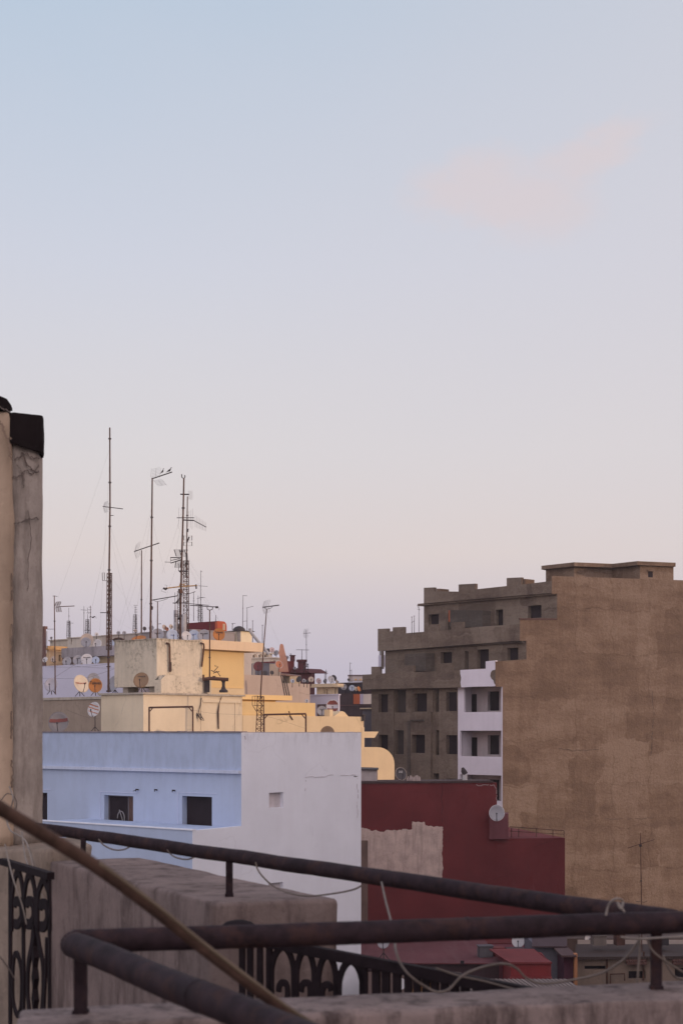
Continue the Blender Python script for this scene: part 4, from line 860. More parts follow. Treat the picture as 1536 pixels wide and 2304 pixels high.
m_nct = near_concrete('coping_top', (.22, .18, .175), (.085, .065, .065), 8, .6)
m_nw = near_concrete('stained_render', (.20, .165, .150), (.115, .092, .086), 5, .5)
m_pl = near_concrete('pillar_plaster', (.50, .37, .275), (.29, .21, .16), 3.5, .45)
m_pr = near_concrete('pillar_grey', (.42, .36, .325), (.19, .155, .135), 16, .6)
# coping under the near rails
g = MB(); rough_prism(g, [XY(40, 2.63), XY(1640, 2.925), XY(1640, 3.15), XY(40, 2.79)], -1.7, -.515, .006, .03, .010, seed=3)
tag(g.build('parapet_wall', m_nc2, smooth=True), 'weathered grey concrete parapet carrying the nearest pipe rails', 'parapet')
g = MB(); g.prism([(-6, -5), (6, -5), (6, 2.62), (-6, 2.60)], GZ, -1.75)
tag(g.build('terrace_floor', m_nct), None, None, kind='structure')
g = MB(); g.prism([(-6, 2.70), (6, 2.86), (6, 9), (-6, 9)], GZ, -2.9)
tag(g.build('lower_terrace_floor', m_nct), None, None, kind='structure')
# long middle wall running away to the left
g = MB(); rough_prism(g, [XY(480, 4.45), XY(757, 4.54), XY(312, 6.05), XY(112, 5.85)], -2.9, -.505, .0055, .05, .014, seed=11)
tag(g.build('dividing_wall', m_nc, smooth=True), 'thick weathered concrete dividing wall with a broad flat top behind the rails', 'wall')
# low wall at the pillar foot
g = MB(); rough_prism(g, [XY(-120, 5.95), XY(116, 5.84), XY(205, 6.15), XY(180, 6.5), XY(-120, 6.5)], -2.9, -.458, .006, .05, .014, seed=5)
tag(g.build('low_wall', near_concrete('low_wall_plaster', (.29, .23, .19), (.11, .085, .07), 5, .7), smooth=True), 'low stained wall at the foot of the left pillar behind the wrought iron panel', 'wall')
# pillar
rootp = thing('pillar', (*XY(20, 6.5), -.458), 'tall cracked plaster pillar at the left edge wrapped in black sheet on top', 'pillar')
g = MB(); rough_prism(g, [XY(29, 6.06), XY(96.5, 6.2), XY(82, 6.75), XY(12, 6.7)], -.46, Zp(938, 6.06), .007, .05, .015, seed=21)
g.build('shaft', m_pr, rootp, smooth=True)
g = MB(); rough_prism(g, [XY(-150, 6.00), XY(22, 6.00), XY(31, 6.07), XY(8, 6.5), XY(-150, 6.5)], -.46, Zp(927, 6.02), .008, .05, .03, seed=8)
g.build('plaster_face', m_pl, rootp, smooth=True)
m_tarp = paint('black_sheet', (.016, .012, .013), .95, .3, scale=4)
m_tarp.node_tree.nodes['Principled BSDF'].inputs['Specular IOR Level'].default_value = .05
def sheet(cols, name):
    """wrapped sheet: cols = [(px, d, ytop, ybottom)] front line, folded back over the top"""
    vs, fs, nz_ = [], [], 7
    for (x, d, y0, y1) in cols:
        q0 = P(x, y0, d); col = [Vector((q0.x*(1+.42/d)-.03, q0.y+.42, q0.z+.005)), Vector((q0.x*(1+.2/d)-.01, q0.y+.2, q0.z+.008))]
        for k in range(nz_):
            q = P(x, y0+(y1-y0)*k/(nz_-1), d); q.y -= .012+.012*noise.noise(q*9); q.x += .004*noise.noise(q*13+Vector((3, 0, 0))); col.append(q)
        vs += col
    m_ = nz_+2
    fs = [(i*m_+j, (i+1)*m_+j, (i+1)*m_+j+1, i*m_+j+1) for i in range(len(cols)-1) for j in range(m_-1)]
    o = MB().add(vs, fs).build(name, m_tarp, rootp, smooth=False, norm=False)
    sm = o.modifiers.new('thickness', 'SOLIDIFY'); sm.thickness = .008; sm.offset = 0
    return o
sheet([(24, 6.02, 931, 998), (34, 6.05, 931.5, 999), (45, 6.07, 933, 1003), (58, 6.1, 934, 1009), (70, 6.13, 935.5, 1012), (82, 6.15, 936, 1015), (90, 6.17, 936.5, 1017), (94, 6.18, 937, 1022), (97.5, 6.2, 939, 1031), (99, 6.26, 946, 1024)], 'sheet')
sheet([(-120, 5.98, 880, 915), (-60, 5.98, 884, 912), (-20, 5.98, 888, 912), (0, 5.99, 893, 914), (8, 6.0, 896, 917), (17, 6.01, 900, 921), (24, 6.03, 912, 926), (27.5, 6.1, 919, 926)], 'sheet')
def crk(pts, d, name='crack', w=.008, mat=None, out=.02):
    pp = []
    for (x, y) in pts:
        dd = d if not callable(d) else d(x); q = P(x, y, dd); q.y -= out; pp.append(q)
    pp = smooth_path(pp, 5)
    for q in pp[1:-1]: q.x += .004*random.uniform(-1, 1); q.z += .004*random.uniform(-1, 1)
    MB().bar(pp, [w*.5*random.uniform(.4, 1.3) for _ in pp], .005, (0, 1, 0)).build(name, mat or m_crk, rootp)
m_crk = paint('pillar_crack', (.13, .10, .09))
dsh = lambda x: 6.06+(x-29)/(96.5-29)*.14
crk([(30, 1183), (45, 1178), (60, 1172), (75, 1168), (91, 1169)], dsh)
crk([(31, 1076), (42, 1074), (52, 1070), (60, 1060)], dsh); crk([(36, 1036), (50, 1030), (62, 1022), (72, 1030), (91, 1034)], dsh)
crk([(55, 1020), (60, 1040), (68, 1052), (78, 1060), (91, 1062)], dsh, w=.012); crk([(40, 1048), (50, 1058), (56, 1075), (55, 1100)], dsh, w=.005)
crk([(62, 1060), (72, 1068), (80, 1064), (90, 1048)], dsh, w=.006); crk([(66, 1150), (72, 1200), (68, 1260), (64, 1330)], dsh, w=.004)
crk([(0, 950), (8, 960), (13, 975), (17, 985), (29, 990)], 6.0, w=.016, mat=paint('spall', (.22, .15, .11))); crk([(23, 992), (25, 1015), (28, 1035)], 6.0, w=.02, mat=paint('spall', (.22, .15, .11)))
crk([(0, 915), (10, 922), (20, 926), (27, 930)], 6.0, w=.010)
for y in (1290, 1405, 1600, 1710): crk([(28, y), (30, y+30), (28, y+62)], 6.03, w=.014, mat=paint('spall2', (.20, .15, .12)), out=.012)
# ------------------------------------------------------------------ rails
RZ = -.380
def rp(px, py): d = .38*F/(py-HY); return Vector(((px-CX)/F*d, d, RZ))
def rail(label, pts, r, posts=(), mat=None, ends=None):
    root = thing('handrail', (pts[0].x, pts[0].y, -.51), label, 'railing', 'pipe handrails on the terrace parapets')
    pp = []
    for i in range(len(pts)-1):
        for k in range(60):
            q = pts[i].lerp(pts[i+1], k/60); pp.append(q+Vector((0, 0, .003*noise.noise(q*3))))
    pp.append(pts[-1]); g = MB().tube(pp, [r*(1+.035*noise.noise(q*14)+.02*noise.noise(q*60)) for q in pp], 20); g.lathe(pts[0], [(.001, -r*.95), (r*.6, -r*.8), (r*.98, -r*.2), (r*.98, r*.3)], axis=(pts[1]-pts[0]), n=16)
    g.build('pipe', mat or m_iron, root, smooth=True)
    for t_ in (.62,): MB().tube([pts[0].lerp(pts[1], t_), pts[0].lerp(pts[1], t_)+(pts[1]-pts[0]).normalized()*.006], r*1.035, 20).build('weld_bead', mat or m_iron, root, smooth=True)
    for (q, zb, hw) in posts:
        MB().obox((q.x, q.y, (zb+RZ-.01)/2), (hw, 0, 0), (0, hw*.6, 0), (0, 0, (RZ-.01-zb)/2)).build('post', m_iron, root)
        MB().obox((q.x, q.y, zb+.004), (hw*1.2, 0, 0), (0, hw*1.0, 0), (0, 0, .006)).build('foot_plate', m_iron, root)
    return root
cornerL, cornerR = rp(172, 2118), rp(1522, 2074)
r1b = rp(70, 1860)
q1 = rp(516, 1925); q2 = rp(188, 1880)
rail('long dark pipe rail running away to the left over the dividing wall', [cornerR+Vector((0, .03, 0)), rp(1340, 2046), q1, r1b], .0215, [(q1, -.505, .0105), (q2, -.47, .009)])
pR_ = Vector((*XY(1475, 3.02), RZ)); pL_ = Vector((*XY(182, 2.755), RZ))
rail('dark pipe rail crossing the picture above the front parapet', [cornerL, cornerR+Vector((.01, 0, 0))], .0222, [(pR_, -.518, .0105), (pL_, -.518, .0115)])
rail('nearest dark pipe rail slanting down to the bottom edge', [cornerL+Vector((.0, -.03, -.001)), rp(700, 2345), rp(980, 2480)], .0235)
# joint cap where the rails meet
# tan pole across the view
m_bam = paint('tan_hose', (.082, .046, .034), .8, .4, scale=30, rust=(.055, .034, .026), rustamt=.4)
pts = [P(-60, 1776, 1.85), P(0, 1818, 1.88), P(100, 1878, 1.94), P(220, 1952, 2.0), P(340, 2040, 2.08), P(450, 2128, 2.15), P(560, 2212, 2.2), P(640, 2272, 2.28), P(700, 2310, 2.34)]
tag(MB().tube(smooth_path(pts, 8), .0092, 14).build('hose', m_bam, smooth=True), 'thick tan hose slanting across the rails from the left edge', 'hose')
tag(MB().tube([p+Vector((.004, -.009, .006)) for p in smooth_path(pts[3:], 8)], .0028, 8).build('cord', paint('pale_cord', (.16, .12, .085)), smooth=True), 'thin pale cord lying along the tan hose', 'cord')
# wires
def wire(label, pts, r=.004, mat=None, cat='cable', name='cable', k=8, grp=None):
    tag(MB().tube(smooth_path([P(*p) for p in pts], k), r*.58, 6).build(name, mat or m_wire, smooth=True), label, cat, grp)
m_wp = paint('pale_wire', (.22, .185, .165), .6, .2, scale=30)
wire('brown cable sagging under the long rail beside the dividing wall', [(575, 1940, 4.3), (583, 1962, 4.3), (610, 1990, 4.3), (645, 2008, 4.25), (690, 2016, 4.2), (740, 2012, 4.15), (790, 2003, 4.1), (815, 1992, 4.1)], .0042)
wire('short cable loop hanging from the far end of the long rail', [(222, 1888, 5.2), (236, 1903, 5.2), (258, 1912, 5.2), (280, 1911, 5.2), (298, 1902, 5.2)], .005)
wire('short tan cable loop hanging near the middle of the long rail', [(376, 1912, 4.9), (388, 1925, 4.9), (405, 1932, 4.85), (425, 1933, 4.8), (445, 1925, 4.8)], .0045)
wire('pale wire dropping behind the crossing rail over the red wall', [(858, 1985, 3.7), (868, 2030, 3.5), (880, 2075, 3.3), (887, 2110, 3.1), (890, 2138, 2.98), (902, 2170, 2.95), (925, 2198, 2.93), (960, 2222, 2.95), (985, 2232, 2.95), (1010, 2225, 2.97), (1040, 2195, 2.98), (1085, 2176, 3.0), (1130, 2168, 3.0), (1160, 2178, 3.02), (1185, 2202, 3.03), (1220, 2213, 3.05), (1280, 2206, 3.06), (1350, 2190, 3.08), (1400, 2160, 3.08), (1430, 2125, 3.08), (1440, 2108, 3.08)], .0045, m_wire)
wire('second wire crossing the first below the crossing rail', [(980, 2178, 3.1), (1030, 2195, 3.12), (1090, 2208, 3.15), (1150, 2224, 3.15), (1200, 2236, 3.13)], .004)
wire('wire hanging straight down beside the right post', [(1437, 2105, 3.0), (1438, 2140, 3.0), (1435, 2175, 3.0), (1433, 2212, 3.0)], .004)
wire('wire curling to the right frame edge below the rails', [(1455, 2112, 3.0), (1464, 2135, 3.0), (1485, 2155, 3.0), (1515, 2175, 3.02), (1550, 2195, 3.05)], .0042)
wire('pale wire knotted round the crossing rail near its right end', [(1362, 2060, 2.93), (1367, 2040, 2.93), (1376, 2027, 2.92), (1388, 2022, 2.92), (1400, 2027, 2.95), (1396, 2045, 2.92), (1388, 2030, 2.93), (1404, 2052, 2.92)], .004, m_wp)
wire('pale rope strip hanging under the right rail joint', [(1395, 2108, 2.95), (1430, 2112, 2.95), (1480, 2110, 2.95), (1545, 2106, 2.95)], .004, m_wp)
wire('dark cable crossing under the rail at the right edge', [(1490, 2150, 3.25), (1510, 2190, 3.25), (1530, 2203, 3.3), (1560, 2206, 3.3)], .004)
wire('tangled pale wire over the left pillar foot', [(22, 1770, 5.6), (30, 1795, 5.5), (24, 1820, 5.5), (14, 1835, 5.4), (24, 1868, 5.2), (48, 1882, 5.1), (62, 1900, 5.0), (74, 1945, 4.9), (82, 1990, 4.9), (98, 2020, 4.9), (104, 2060, 4.9)], .0045, m_wp)
wire('thin wire looped beside the left pillar base', [(4, 1800, 5.8), (16, 1786, 5.8), (30, 1790, 5.8), (38, 1806, 5.8), (34, 1828, 5.8), (20, 1850, 5.8)], .004)
wire('straight pale wire falling past the wrought iron panel', [(50, 1872, 4.6), (58, 1930, 4.5), (72, 1960, 4.4), (85, 1965, 4.4), (66, 1905, 4.4)], .004, m_wp)
wire('slack wire hanging over the left iron panel', [(12, 1900, 3.9), (22, 1945, 3.85), (34, 1990, 3.8), (50, 2035, 3.8), (60, 2080, 3.8)], .003, m_wp)
wire('fine wire running off the lower left edge', [(-10, 2140, 3.5), (14, 2170, 3.6), (32, 2200, 3.7)], .003, m_wp)
# ------------------------------------------------------------------ wrought iron panels
def grille(label, pl, z_bot, spec):
    q = pl.pt(0, z_bot); root = thing('iron_panel', q, label, 'iron grille')
    nn = (pl.n.x, pl.n.y, 0)
    for nm, pts, w, t, sm in spec:
        pp = [pl.P(*p) for p in pts]
        if sm: pp = smooth_path(pp, 6)
        MB().bar(pp, w, .006 if nm != 'top_rail' else .02, nn).build(nm, m_iron2, root)
pa, pb = XY(11, 4.45), XY(113, 3.95); plg = Plane(pa, pb-pa)
spec = [('top_rail', [(6, 1938), (115, 1971)], .019, .03, 0), ('stile', [(24, 1945), (24, 2360)], .030, .02, 0), ('stile', [(112, 1972), (112, 2360)], .018, .016, 0),
        ('bar', [(53, 2040), (54, 2200), (53, 2360)], .026, .016, 0)]
for cx_, hw_, tp in ((41, 13.5, 1962), (68, 13.5, 1966), (99, 13.5, 1978)):
    spec.append(('arch', [(cx_-hw_, 2095), (cx_-hw_, 2040), (cx_-hw_*.85, 2008), (cx_-hw_*.5, tp+14), (cx_, tp), (cx_+hw_*.5, tp+14), (cx_+hw_*.85, 2008), (cx_+hw_, 2040), (cx_+hw_, 2095)], .024, .016, 1))
    y_ = 2036 if cx_ < 90 else 2042
    spec.append(('scroll', [(cx_-7, y_+4), (cx_-6, y_-5), (cx_, y_-9), (cx_+6, y_-3), (cx_+8, y_+14), (cx_+7, y_+32), (cx_, y_+44), (cx_-7, y_+42)], .028, .016, 1))
    spec.append(('leaf', [(cx_-6, y_+43), (cx_-5, y_+48)], .011, .014, 0))
spec += [('oval', [(33, 2150), (30, 2190), (30, 2240), (34, 2270), (41, 2284), (47, 2270), (49, 2240), (49, 2190), (44, 2158), (38, 2146), (33, 2150)], .018, .014, 1),
         ('curved_bar', [(76, 2090), (72, 2130), (65, 2170), (63, 2230), (68, 2290), (72, 2360)], .026, .014, 1),
         ('curved_bar', [(84, 2090), (90, 2130), (97, 2170), (98, 2230), (94, 2290), (90, 2360)], .022, .014, 1),
         ('curved_bar', [(106, 2110), (104, 2180), (100, 2260), (98, 2360)], .016, .014, 1)]
sp_pts = [(80, 2080+i*12) for i in range(25)]
grille('dark wrought iron scroll panel at the lower left edge', plg, -1.0, spec)
rg = [o for o in bpy.data.objects if o.name == 'iron_panel'][0]
MB().bar([plg.P(*p) for p in sp_pts], [(.008, .02, .038, .02)[i % 4] for i in range(25)], .014, (plg.n.x, plg.n.y, 0)).build('spindle', m_iron2, rg)
pa, pb = XY(530, 4.39), XY(1190, 3.43); plg2 = Plane(pa, pb-pa)
def ytop(x): return 2106+(x-530)*.195
spec = [('top_rail', [(505, ytop(505)), (1300, ytop(1300))], .028, .05, 0)]
for x in (545, 563, 585, 606, 818, 846, 868, 893, 918, 938, 958, 978, 1000, 1022, 1046, 1072): spec.append(('bar', [(x, ytop(x)+4), (x, 2420)], .026 if x < 610 or x > 900 else .030, .016, 0))
for cx_, hw_, tp in ((636, 25, 2130), (687, 20, 2137), (736, 20, 2148), (789, 27, 2162)):
    spec.append(('arch', [(cx_-hw_, 2340), (cx_-hw_, tp+66), (cx_-hw_*.88, tp+36), (cx_-hw_*.64, tp+17), (cx_-hw_*.33, tp+5), (cx_, tp), (cx_+hw_*.33, tp+5), (cx_+hw_*.64, tp+17), (cx_+hw_*.88, tp+36), (cx_+hw_, tp+66), (cx_+hw_, 2340)], .020, .018, 1))
    if cx_ < 780:
        s_ = -1 if cx_ != 736 else 1
        spec.append(('scroll', [(cx_-9, 2232), (cx_-8, 2219), (cx_-1, 2211), (cx_+8, 2214), (cx_+11, 2228), (cx_+10, 2246), (cx_+3, 2256), (cx_-7, 2254)] if s_ < 0 else [(cx_+9, 2230), (cx_+6, 2218), (cx_-2, 2215), (cx_-9, 2222), (cx_-11, 2240), (cx_-9, 2262)], .019, .018, 1))
grille('dark wrought iron arcade panel below the crossing rail', plg2, -1.0, spec)
rg = [o for o in bpy.data.objects if o.name == 'iron_panel.001'][0]
MB().lathe(P(537, 2092, 4.3), [(.002, -.02), (.038, -.01), (.05, .004), (.047, .014), (.036, .022), (.018, .027), (.002, .028)], n=24).build('knob', m_iron2, rg, smooth=True)
# ================================================================== SATELLITE DISHES
FONTCACHE = {}
def text_geo(txt):
    if txt[0] == '#' and txt not in FONTCACHE:      # marks too small to read in the photograph: a row of strokes
        n = int(txt[1:]); vs, fs = [], []; rr = random.Random(n)
        for i in range(n):
            x = (i-(n-1)/2)*.62; h = .5*rr.uniform(.65, 1); w = .23*rr.uniform(.8, 1.1); o_ = len(vs)
            vs += [Vector((x-w, -.3, 0)), Vector((x+w, -.3, 0)), Vector((x+w, -.3+h, 0)), Vector((x-w, -.3+h, 0))]; fs.append((o_, o_+1, o_+2, o_+3))
        FONTCACHE[txt] = (vs, fs)
    if txt not in FONTCACHE:
        cu = bpy.data.curves.new('t', 'FONT'); cu.body = txt; cu.align_x = 'CENTER'; cu.align_y = 'CENTER'; cu.offset = .012
        o = bpy.data.objects.new('t', cu); COL.objects.link(o)
        me = o.to_mesh(); vs = [v.co.copy() for v in me.vertices]; fs = [tuple(p.vertices) for p in me.polygons]; o.to_mesh_clear()
        bpy.data.objects.remove(o); bpy.data.curves.remove(cu)
        FONTCACHE[txt] = (vs, fs)
    return FONTCACHE[txt]
def dmat(key, col, **k):
    if key not in MATS: MATS[key] = paint(key, col, .45, .08, scale=2, **k)
    return MATS[key]
DM = {'white': ((.52, .49, .50), {}), 'grey': ((.30, .285, .31), {}), 'orange': ((.42, .16, .045), {}), 'ochre': ((.24, .15, .09), {}), 'cream': ((.62, .52, .42), {}),
      'red': ((.12, .03, .035), {}), 'dark': ((.07, .06, .065), {}), 'rust': ((.40, .15, .08), {}), 'blue': ((.38, .42, .52), {}), 'mesh': ((.42, .39, .44), {}), 'redb': ((.17, .05, .045), {}), 'dim': ((.19, .17, .175), {}), 'tan': ((.42, .33, .28), {}), 'pink': ((.50, .36, .36), {})}
def dish(px, py, r, d, col, label, yaw=0, pitch=22, txt=None, tcol=None, ty=.42, tsz=.42, stripes=None, rim=None, pole=None, arm=True, elong=1.08):
    R = r/F*d; c = P(px, py, d); y_, p_ = math.radians(yaw), math.radians(pitch)
    a = Vector((math.sin(y_)*math.cos(p_), -math.cos(y_)*math.cos(p_), math.sin(p_)))
    rt = Vector((math.cos(y_), math.sin(y_), 0)); up = rt.cross(a)*-1
    if up.z < 0: up = -up
    pole = pole or R*.5
    base = c-up*R*.2-a*(R*.45); root = thing('satellite_dish', (base.x, base.y, c.z-R-pole), label, 'satellite dish', 'satellite dishes on the rooftops')
    dep = R*.26
    def sf(u, v, o=0): return c+rt*(u*R)+up*(v*R*elong)+a*(dep*(u*u+v*v-1)+o)
    nr, ns = (5, 28) if r > 7 else (3, 16)
    vs, fs = [], []
    th = .02
    for side in (0, 1):
        o_ = 0 if side == 0 else -th; st = len(vs); vs.append(sf(0, 0, o_))
        for i in range(1, nr+1):
            for j in range(ns): w = 2*math.pi*j/ns; vs.append(sf(i/nr*math.cos(w), i/nr*math.sin(w), o_))
        for j in range(ns):
            f = (st, st+1+j, st+1+(j+1) % ns); fs.append(f if side == 0 else f[::-1])
            for i in range(nr-1):
                f = (st+1+i*ns+j, st+1+(i+1)*ns+j, st+1+(i+1)*ns+(j+1) % ns, st+1+i*ns+(j+1) % ns); fs.append(f if side == 0 else f[::-1])
    n1 = 1+nr*ns; o1 = 1+(nr-1)*ns
    fs += [(o1+j, n1+o1+j, n1+o1+(j+1) % ns, o1+(j+1) % ns) for j in range(ns)]
    cc, kk = DM[col]; mat = dmat('dish_'+col, cc)
    MB().add(vs, fs).build('reflector', mat, root, smooth=True)
    if r > 5:
        g = MB(); g.tube([sf(math.cos(w), math.sin(w), -th/2) for w in [2*math.pi*j/28 for j in range(29)]], max(.014, R*.022), 6)
        g.build('rim', dmat('dish_'+(rim or col), DM[rim or col][0]), root, smooth=True)
    if arm:
        g = MB(); e = c+a*R*.75-up*R*.25; s0 = sf(0, -1.0)
        g.tube([s0, s0.lerp(e, .5)-up*R*.06, e], max(.018, R*.03), 6); g.tube([e, e-a*.16*R], max(.04, R*.07), 8); g.build('feed_arm', m_darkm, root)
    g = MB(); bz = Vector((base.x, base.y, c.z-R-pole)); g.tube([c-a*dep*1.1, base, bz], max(.022, R*.05), 8)
    if r > 9 and pole > .1: g.tube([bz+Vector((-.25, 0, 0)), bz+Vector((0, 0, .3))], .02, 6); g.tube([bz+Vector((.25, 0, 0)), bz+Vector((0, 0, .3))], .02, 6)
    g.build('mount', m_darkm, root)
    if txt:
        tv, tf = text_geo(txt); g = MB()
        g.add([sf(v.x*tsz, ty+v.y*tsz*1.15, .014) for v in tv], tf)
        g.build('lettering', tcol or m_darkm, root, norm=False)
    for (v0, v1, cc2, sl) in stripes or []:
        g = MB(); n_ = 22; V = []; 
        for i in range(n_+1):
            for k in range(5):
                v = v0+(v1-v0)*k/4; w_ = math.sqrt(max(0, .86-min(.85, v*v))); u = -w_+2*w_*i/n_
                V.append(sf(u, v+sl*u+.05*noise.noise(Vector((u*4+px, k*1.3, 0))), .010))
        g.add(V, [(i*5+k, (i+1)*5+k, (i+1)*5+k+1, i*5+k+1) for i in range(n_) for k in range(4)])
        g.build('painted_band', dmat('band_'+cc2, DM[cc2][0]), root, norm=False)
    return root
m_tred = paint('red_letters', (.35, .10, .07)); m_tbl = paint('blue_letters', (.08, .12, .3)); m_tw = paint('white_letters', (.55, .52, .52))
dish(115, 1540, 15, 84, 'mesh', 'pale mesh dish furthest left on the tan roof, before the lavender wall', yaw=-8)
dish(184, 1538, 19, 83, 'cream', 'sunlit white dish with red lettering turned to the right', yaw=42, pitch=18, txt='#7', tcol=m_tred, ty=.15, tsz=.34)
dish(211, 1527, 13, 85, 'grey', 'grey dish peeking out behind the orange dish near the tan roof', yaw=10)
dish(215, 1542, 15.5, 81.5, 'orange', 'orange dish with dark lettering standing on the tan roof', yaw=4, pitch=12, rim='tan', txt='Televes', ty=.35, tsz=.52)
dish(255, 1538, 18, 79.5, 'grey', 'grey tilted dish squeezed between the tallest mast and the mouldy tank', yaw=-38)
dish(317.6, 1530, 17, 73.2, 'ochre', 'ochre dish before the shaded face of the mouldy tank', yaw=-6, txt='#7', ty=.55, tsz=.24, pole=.25)
dish(211, 1596, 15.5, 72.5, 'white', 'white dish with slanting rusty stripes on a twisted bracket', yaw=-25, pitch=14, stripes=[(.45, .62, 'rust', -.25), (.05, .2, 'rust', -.25), (-.45, -.32, 'rust', -.25)], pole=.8)
dish(132, 1625, 22.5, 71.5, 'dim', 'large grey dish with a broad dark red band behind the blue parapet', yaw=0, pitch=14, stripes=[(.04, .36, 'redb', .06)], pole=.3)
for x, y, r, col, lb, tx, tc_ in ((151, 1488, 10, 'grey', 'grey half hidden dish leftmost of the row above the lavender wall', None, None), (175.6, 1485, 11, 'grey', 'grey lettered dish second in the row above the lavender wall', '#4', None),
        (196, 1484, 13, 'white', 'white dish with bold dark lettering in the row above the lavender wall', '#6', None), (216, 1485, 8, 'blue', 'small blue grey dish right end of the row above the lavender wall', None, None),
        (102, 1484, 6, 'white', 'tiny white dish beside the left pillar above the lavender wall', None, None), (120, 1483, 6, 'tan', 'tiny tan dish beside the sunlit turret', None, None)):
    dish(x, y, r, 90, col, lb, yaw=random.uniform(-20, 10), txt=tx, ty=.45, tsz=.33)
for x, y, r, col, lb in ((195.5, 1439, 14, 'tan', 'large beige dish above the stained roof slab'), (194, 1445, 11, 'grey', 'grey dish in front of the large beige dish on the roof slab'), (218, 1449, 11, 'white', 'white dish with a dark arm on the roof slab right of the beige dish'), (250, 1448, 8, 'blue', 'small blue grey dish on the roof slab beside the tank')):
    dish(x, y, r, 97+(x > 195.2)*(-1)+(x > 195.4)*1.5, col, lb, yaw=random.uniform(-15, 15), pole=.4)
dish(354.7, 1428, 14, 92, 'grey', 'grey lettered dish behind the left half of the mouldy tank', txt='#6', ty=.35, tsz=.26)
dish(312, 1437, 16, 90, 'orange', 'orange dish tipped far back behind the tank corner', yaw=-15, pitch=62, txt='Televes', ty=.1, tsz=.4)
dish(389, 1430, 14, 93, 'blue', 'blue edged white dish behind the tank', yaw=18, txt='#3', tcol=m_tbl, ty=.2, tsz=.3)
dish(404, 1425, 10, 95, 'tan', 'tan dish behind the rusty pole above the tank', yaw=-10)
dish(420, 1431, 11, 91, 'white', 'white dish with a dark curved arm right of the rusty pole', yaw=25)
dish(436, 1430, 13, 92, 'blue', 'pale blue dish with a small blue mark right of the tank pole', txt='#4', tcol=m_tbl, ty=.35, tsz=.3)
dish(458.7, 1430, 14, 91, 'grey', 'grey dish lettered at the top, left of the rightmost orange dish', yaw=-5, txt='#6', ty=.42, tsz=.33)
dish(492.7, 1427, 13, 88, 'orange', 'orange dish standing over the yellow room slab', yaw=5, pitch=12, txt='Televes', ty=.35, tsz=.48)
for x, y, r, col, yaw, lb in ((370.6, 1411, 5.5, 'tan', 40, 'small tan dish seen edge on above the grey rendered house'), (376, 1415, 4.5, 'rust', 30, 'little rusty dish below the edge on tan dish'), (385.5, 1409.5, 5, 'tan', 35, 'small brownish dish left of the white post pipes'),
        (341, 1413, 5.5, 'grey', 0, 'small grey dish at the foot of the bird mast'), (325.6, 1414, 4.5, 'dark', 20, 'small dark dish at the left end of the grey rendered house'), (402, 1411, 7, 'dark', 10, 'dark dish between the two grey pipes'),
        (267, 1424, 4.5, 'grey', 0, 'tiny grey dish on the tan arched house, left one'), (280, 1424, 4.5, 'grey', 10, 'tiny grey dish on the tan arched house, right one'), (116, 1435, 3, 'grey', 0, 'tiniest grey dish on the low beige far roof'),
        (218, 1427, 4.5, 'white', 20, 'tiny bright dish on the cream far house'), (304.8, 1419, 3.5, 'tan', 0, 'tiny tan dish at the foot of the small lattice mast')):
    dish(x, y, r, 108, col, lb, yaw=yaw, pole=.3)
dish(581, 1499, 10.5, 100, 'red', 'dark maroon dish on the beige blank wall', pole=.5); dish(627.6, 1495, 8.5, 99, 'rust', 'rusty orange dish with a white rim on the beige wall', yaw=20, rim='white', pole=.9)
for x, y, r, col, yaw, d, lb in ((596, 1515, 6, 'dark', 0, 99, 'dark half dish low on the beige wall top'), (612, 1513, 4.5, 'dark', 20, 99, 'small dark dish edge between the maroon and rusty dishes'), (553, 1479, 7, 'grey', 30, 121, 'grey dish on the left end of the white villa'),
        (603, 1463.5, 5, 'dark', 0, 127, 'dark dish leftmost of the cluster behind the villa'), (612, 1462, 5.5, 'pink', 10, 127, 'pinkish dish in the cluster behind the villa'), (621, 1469, 6, 'grey', -20, 127, 'grey dish in the cluster next to the peach chimney'),
        (646, 1479, 4, 'grey', 0, 118, 'small grey dish between the peach chimney and the slim chimney'), (663, 1503, 3.5, 'grey', 0, 118, 'tiny grey dish at the foot of the slim chimney'),
        (658, 1532, 4.5, 'blue', 20, 101, 'small blue grey dish under the brown tiled lean-to'), (672, 1528, 6.5, 'dark', -30, 101, 'black oval dish under the brown tiled lean-to'), (683.6, 1531.5, 4.5, 'grey', 0, 101, 'small grey dish right of the black oval dish'),
        (699.7, 1528.5, 6, 'tan', 0, 101, 'tan dish rightmost before the maroon house'), (691, 1533, 4, 'dark', 0, 101, 'small dark dish left of the tan dish before the maroon house'), (717, 1532, 6, 'pink', 20, 112, 'pale pink dish alone on the cream slab'),
        (731, 1532, 5, 'grey', -30, 111, 'grey dish beside the lattice aerials on the cream slab'), (745, 1528, 7.5, 'white', 25, 110, 'white dish on the cream slab leaning left'), (751.5, 1525, 6.5, 'dark', 35, 112, 'dark dish behind the white one on the cream slab'),
        (758, 1534, 5, 'tan', 55, 110, 'edge on tan dish at the right end of the cream slab'),
        (801, 1550, 5, 'cream', 45, 129, 'sunlit pale dish left of the gold dish on the dark block'), (807.5, 1550, 5.5, 'orange', 50, 129, 'gold dish glowing on the dark block'), (690, 1577, 4.5, 'white', 0, 101, 'faint white dish on the lavender parapet'),
        (784, 1529, 3, 'dark', 0, 131, 'tiny dark dish at the left end of the tented canopy')):
    dish(x, y, r, d, col, lb, yaw=yaw, pole=.3)
dish(773, 1545.5, 6.5, 129, 'grey', 'grey dish with dark bars leftmost on the dark block', stripes=[(.4, .55, 'dark', 0), (-.6, -.45, 'dark', 0)], pole=.3)
dish(791.5, 1548, 6.5, 129, 'blue', 'pale blue dish second on the dark block', stripes=[(.35, .45, 'dark', 0)], pole=.3)
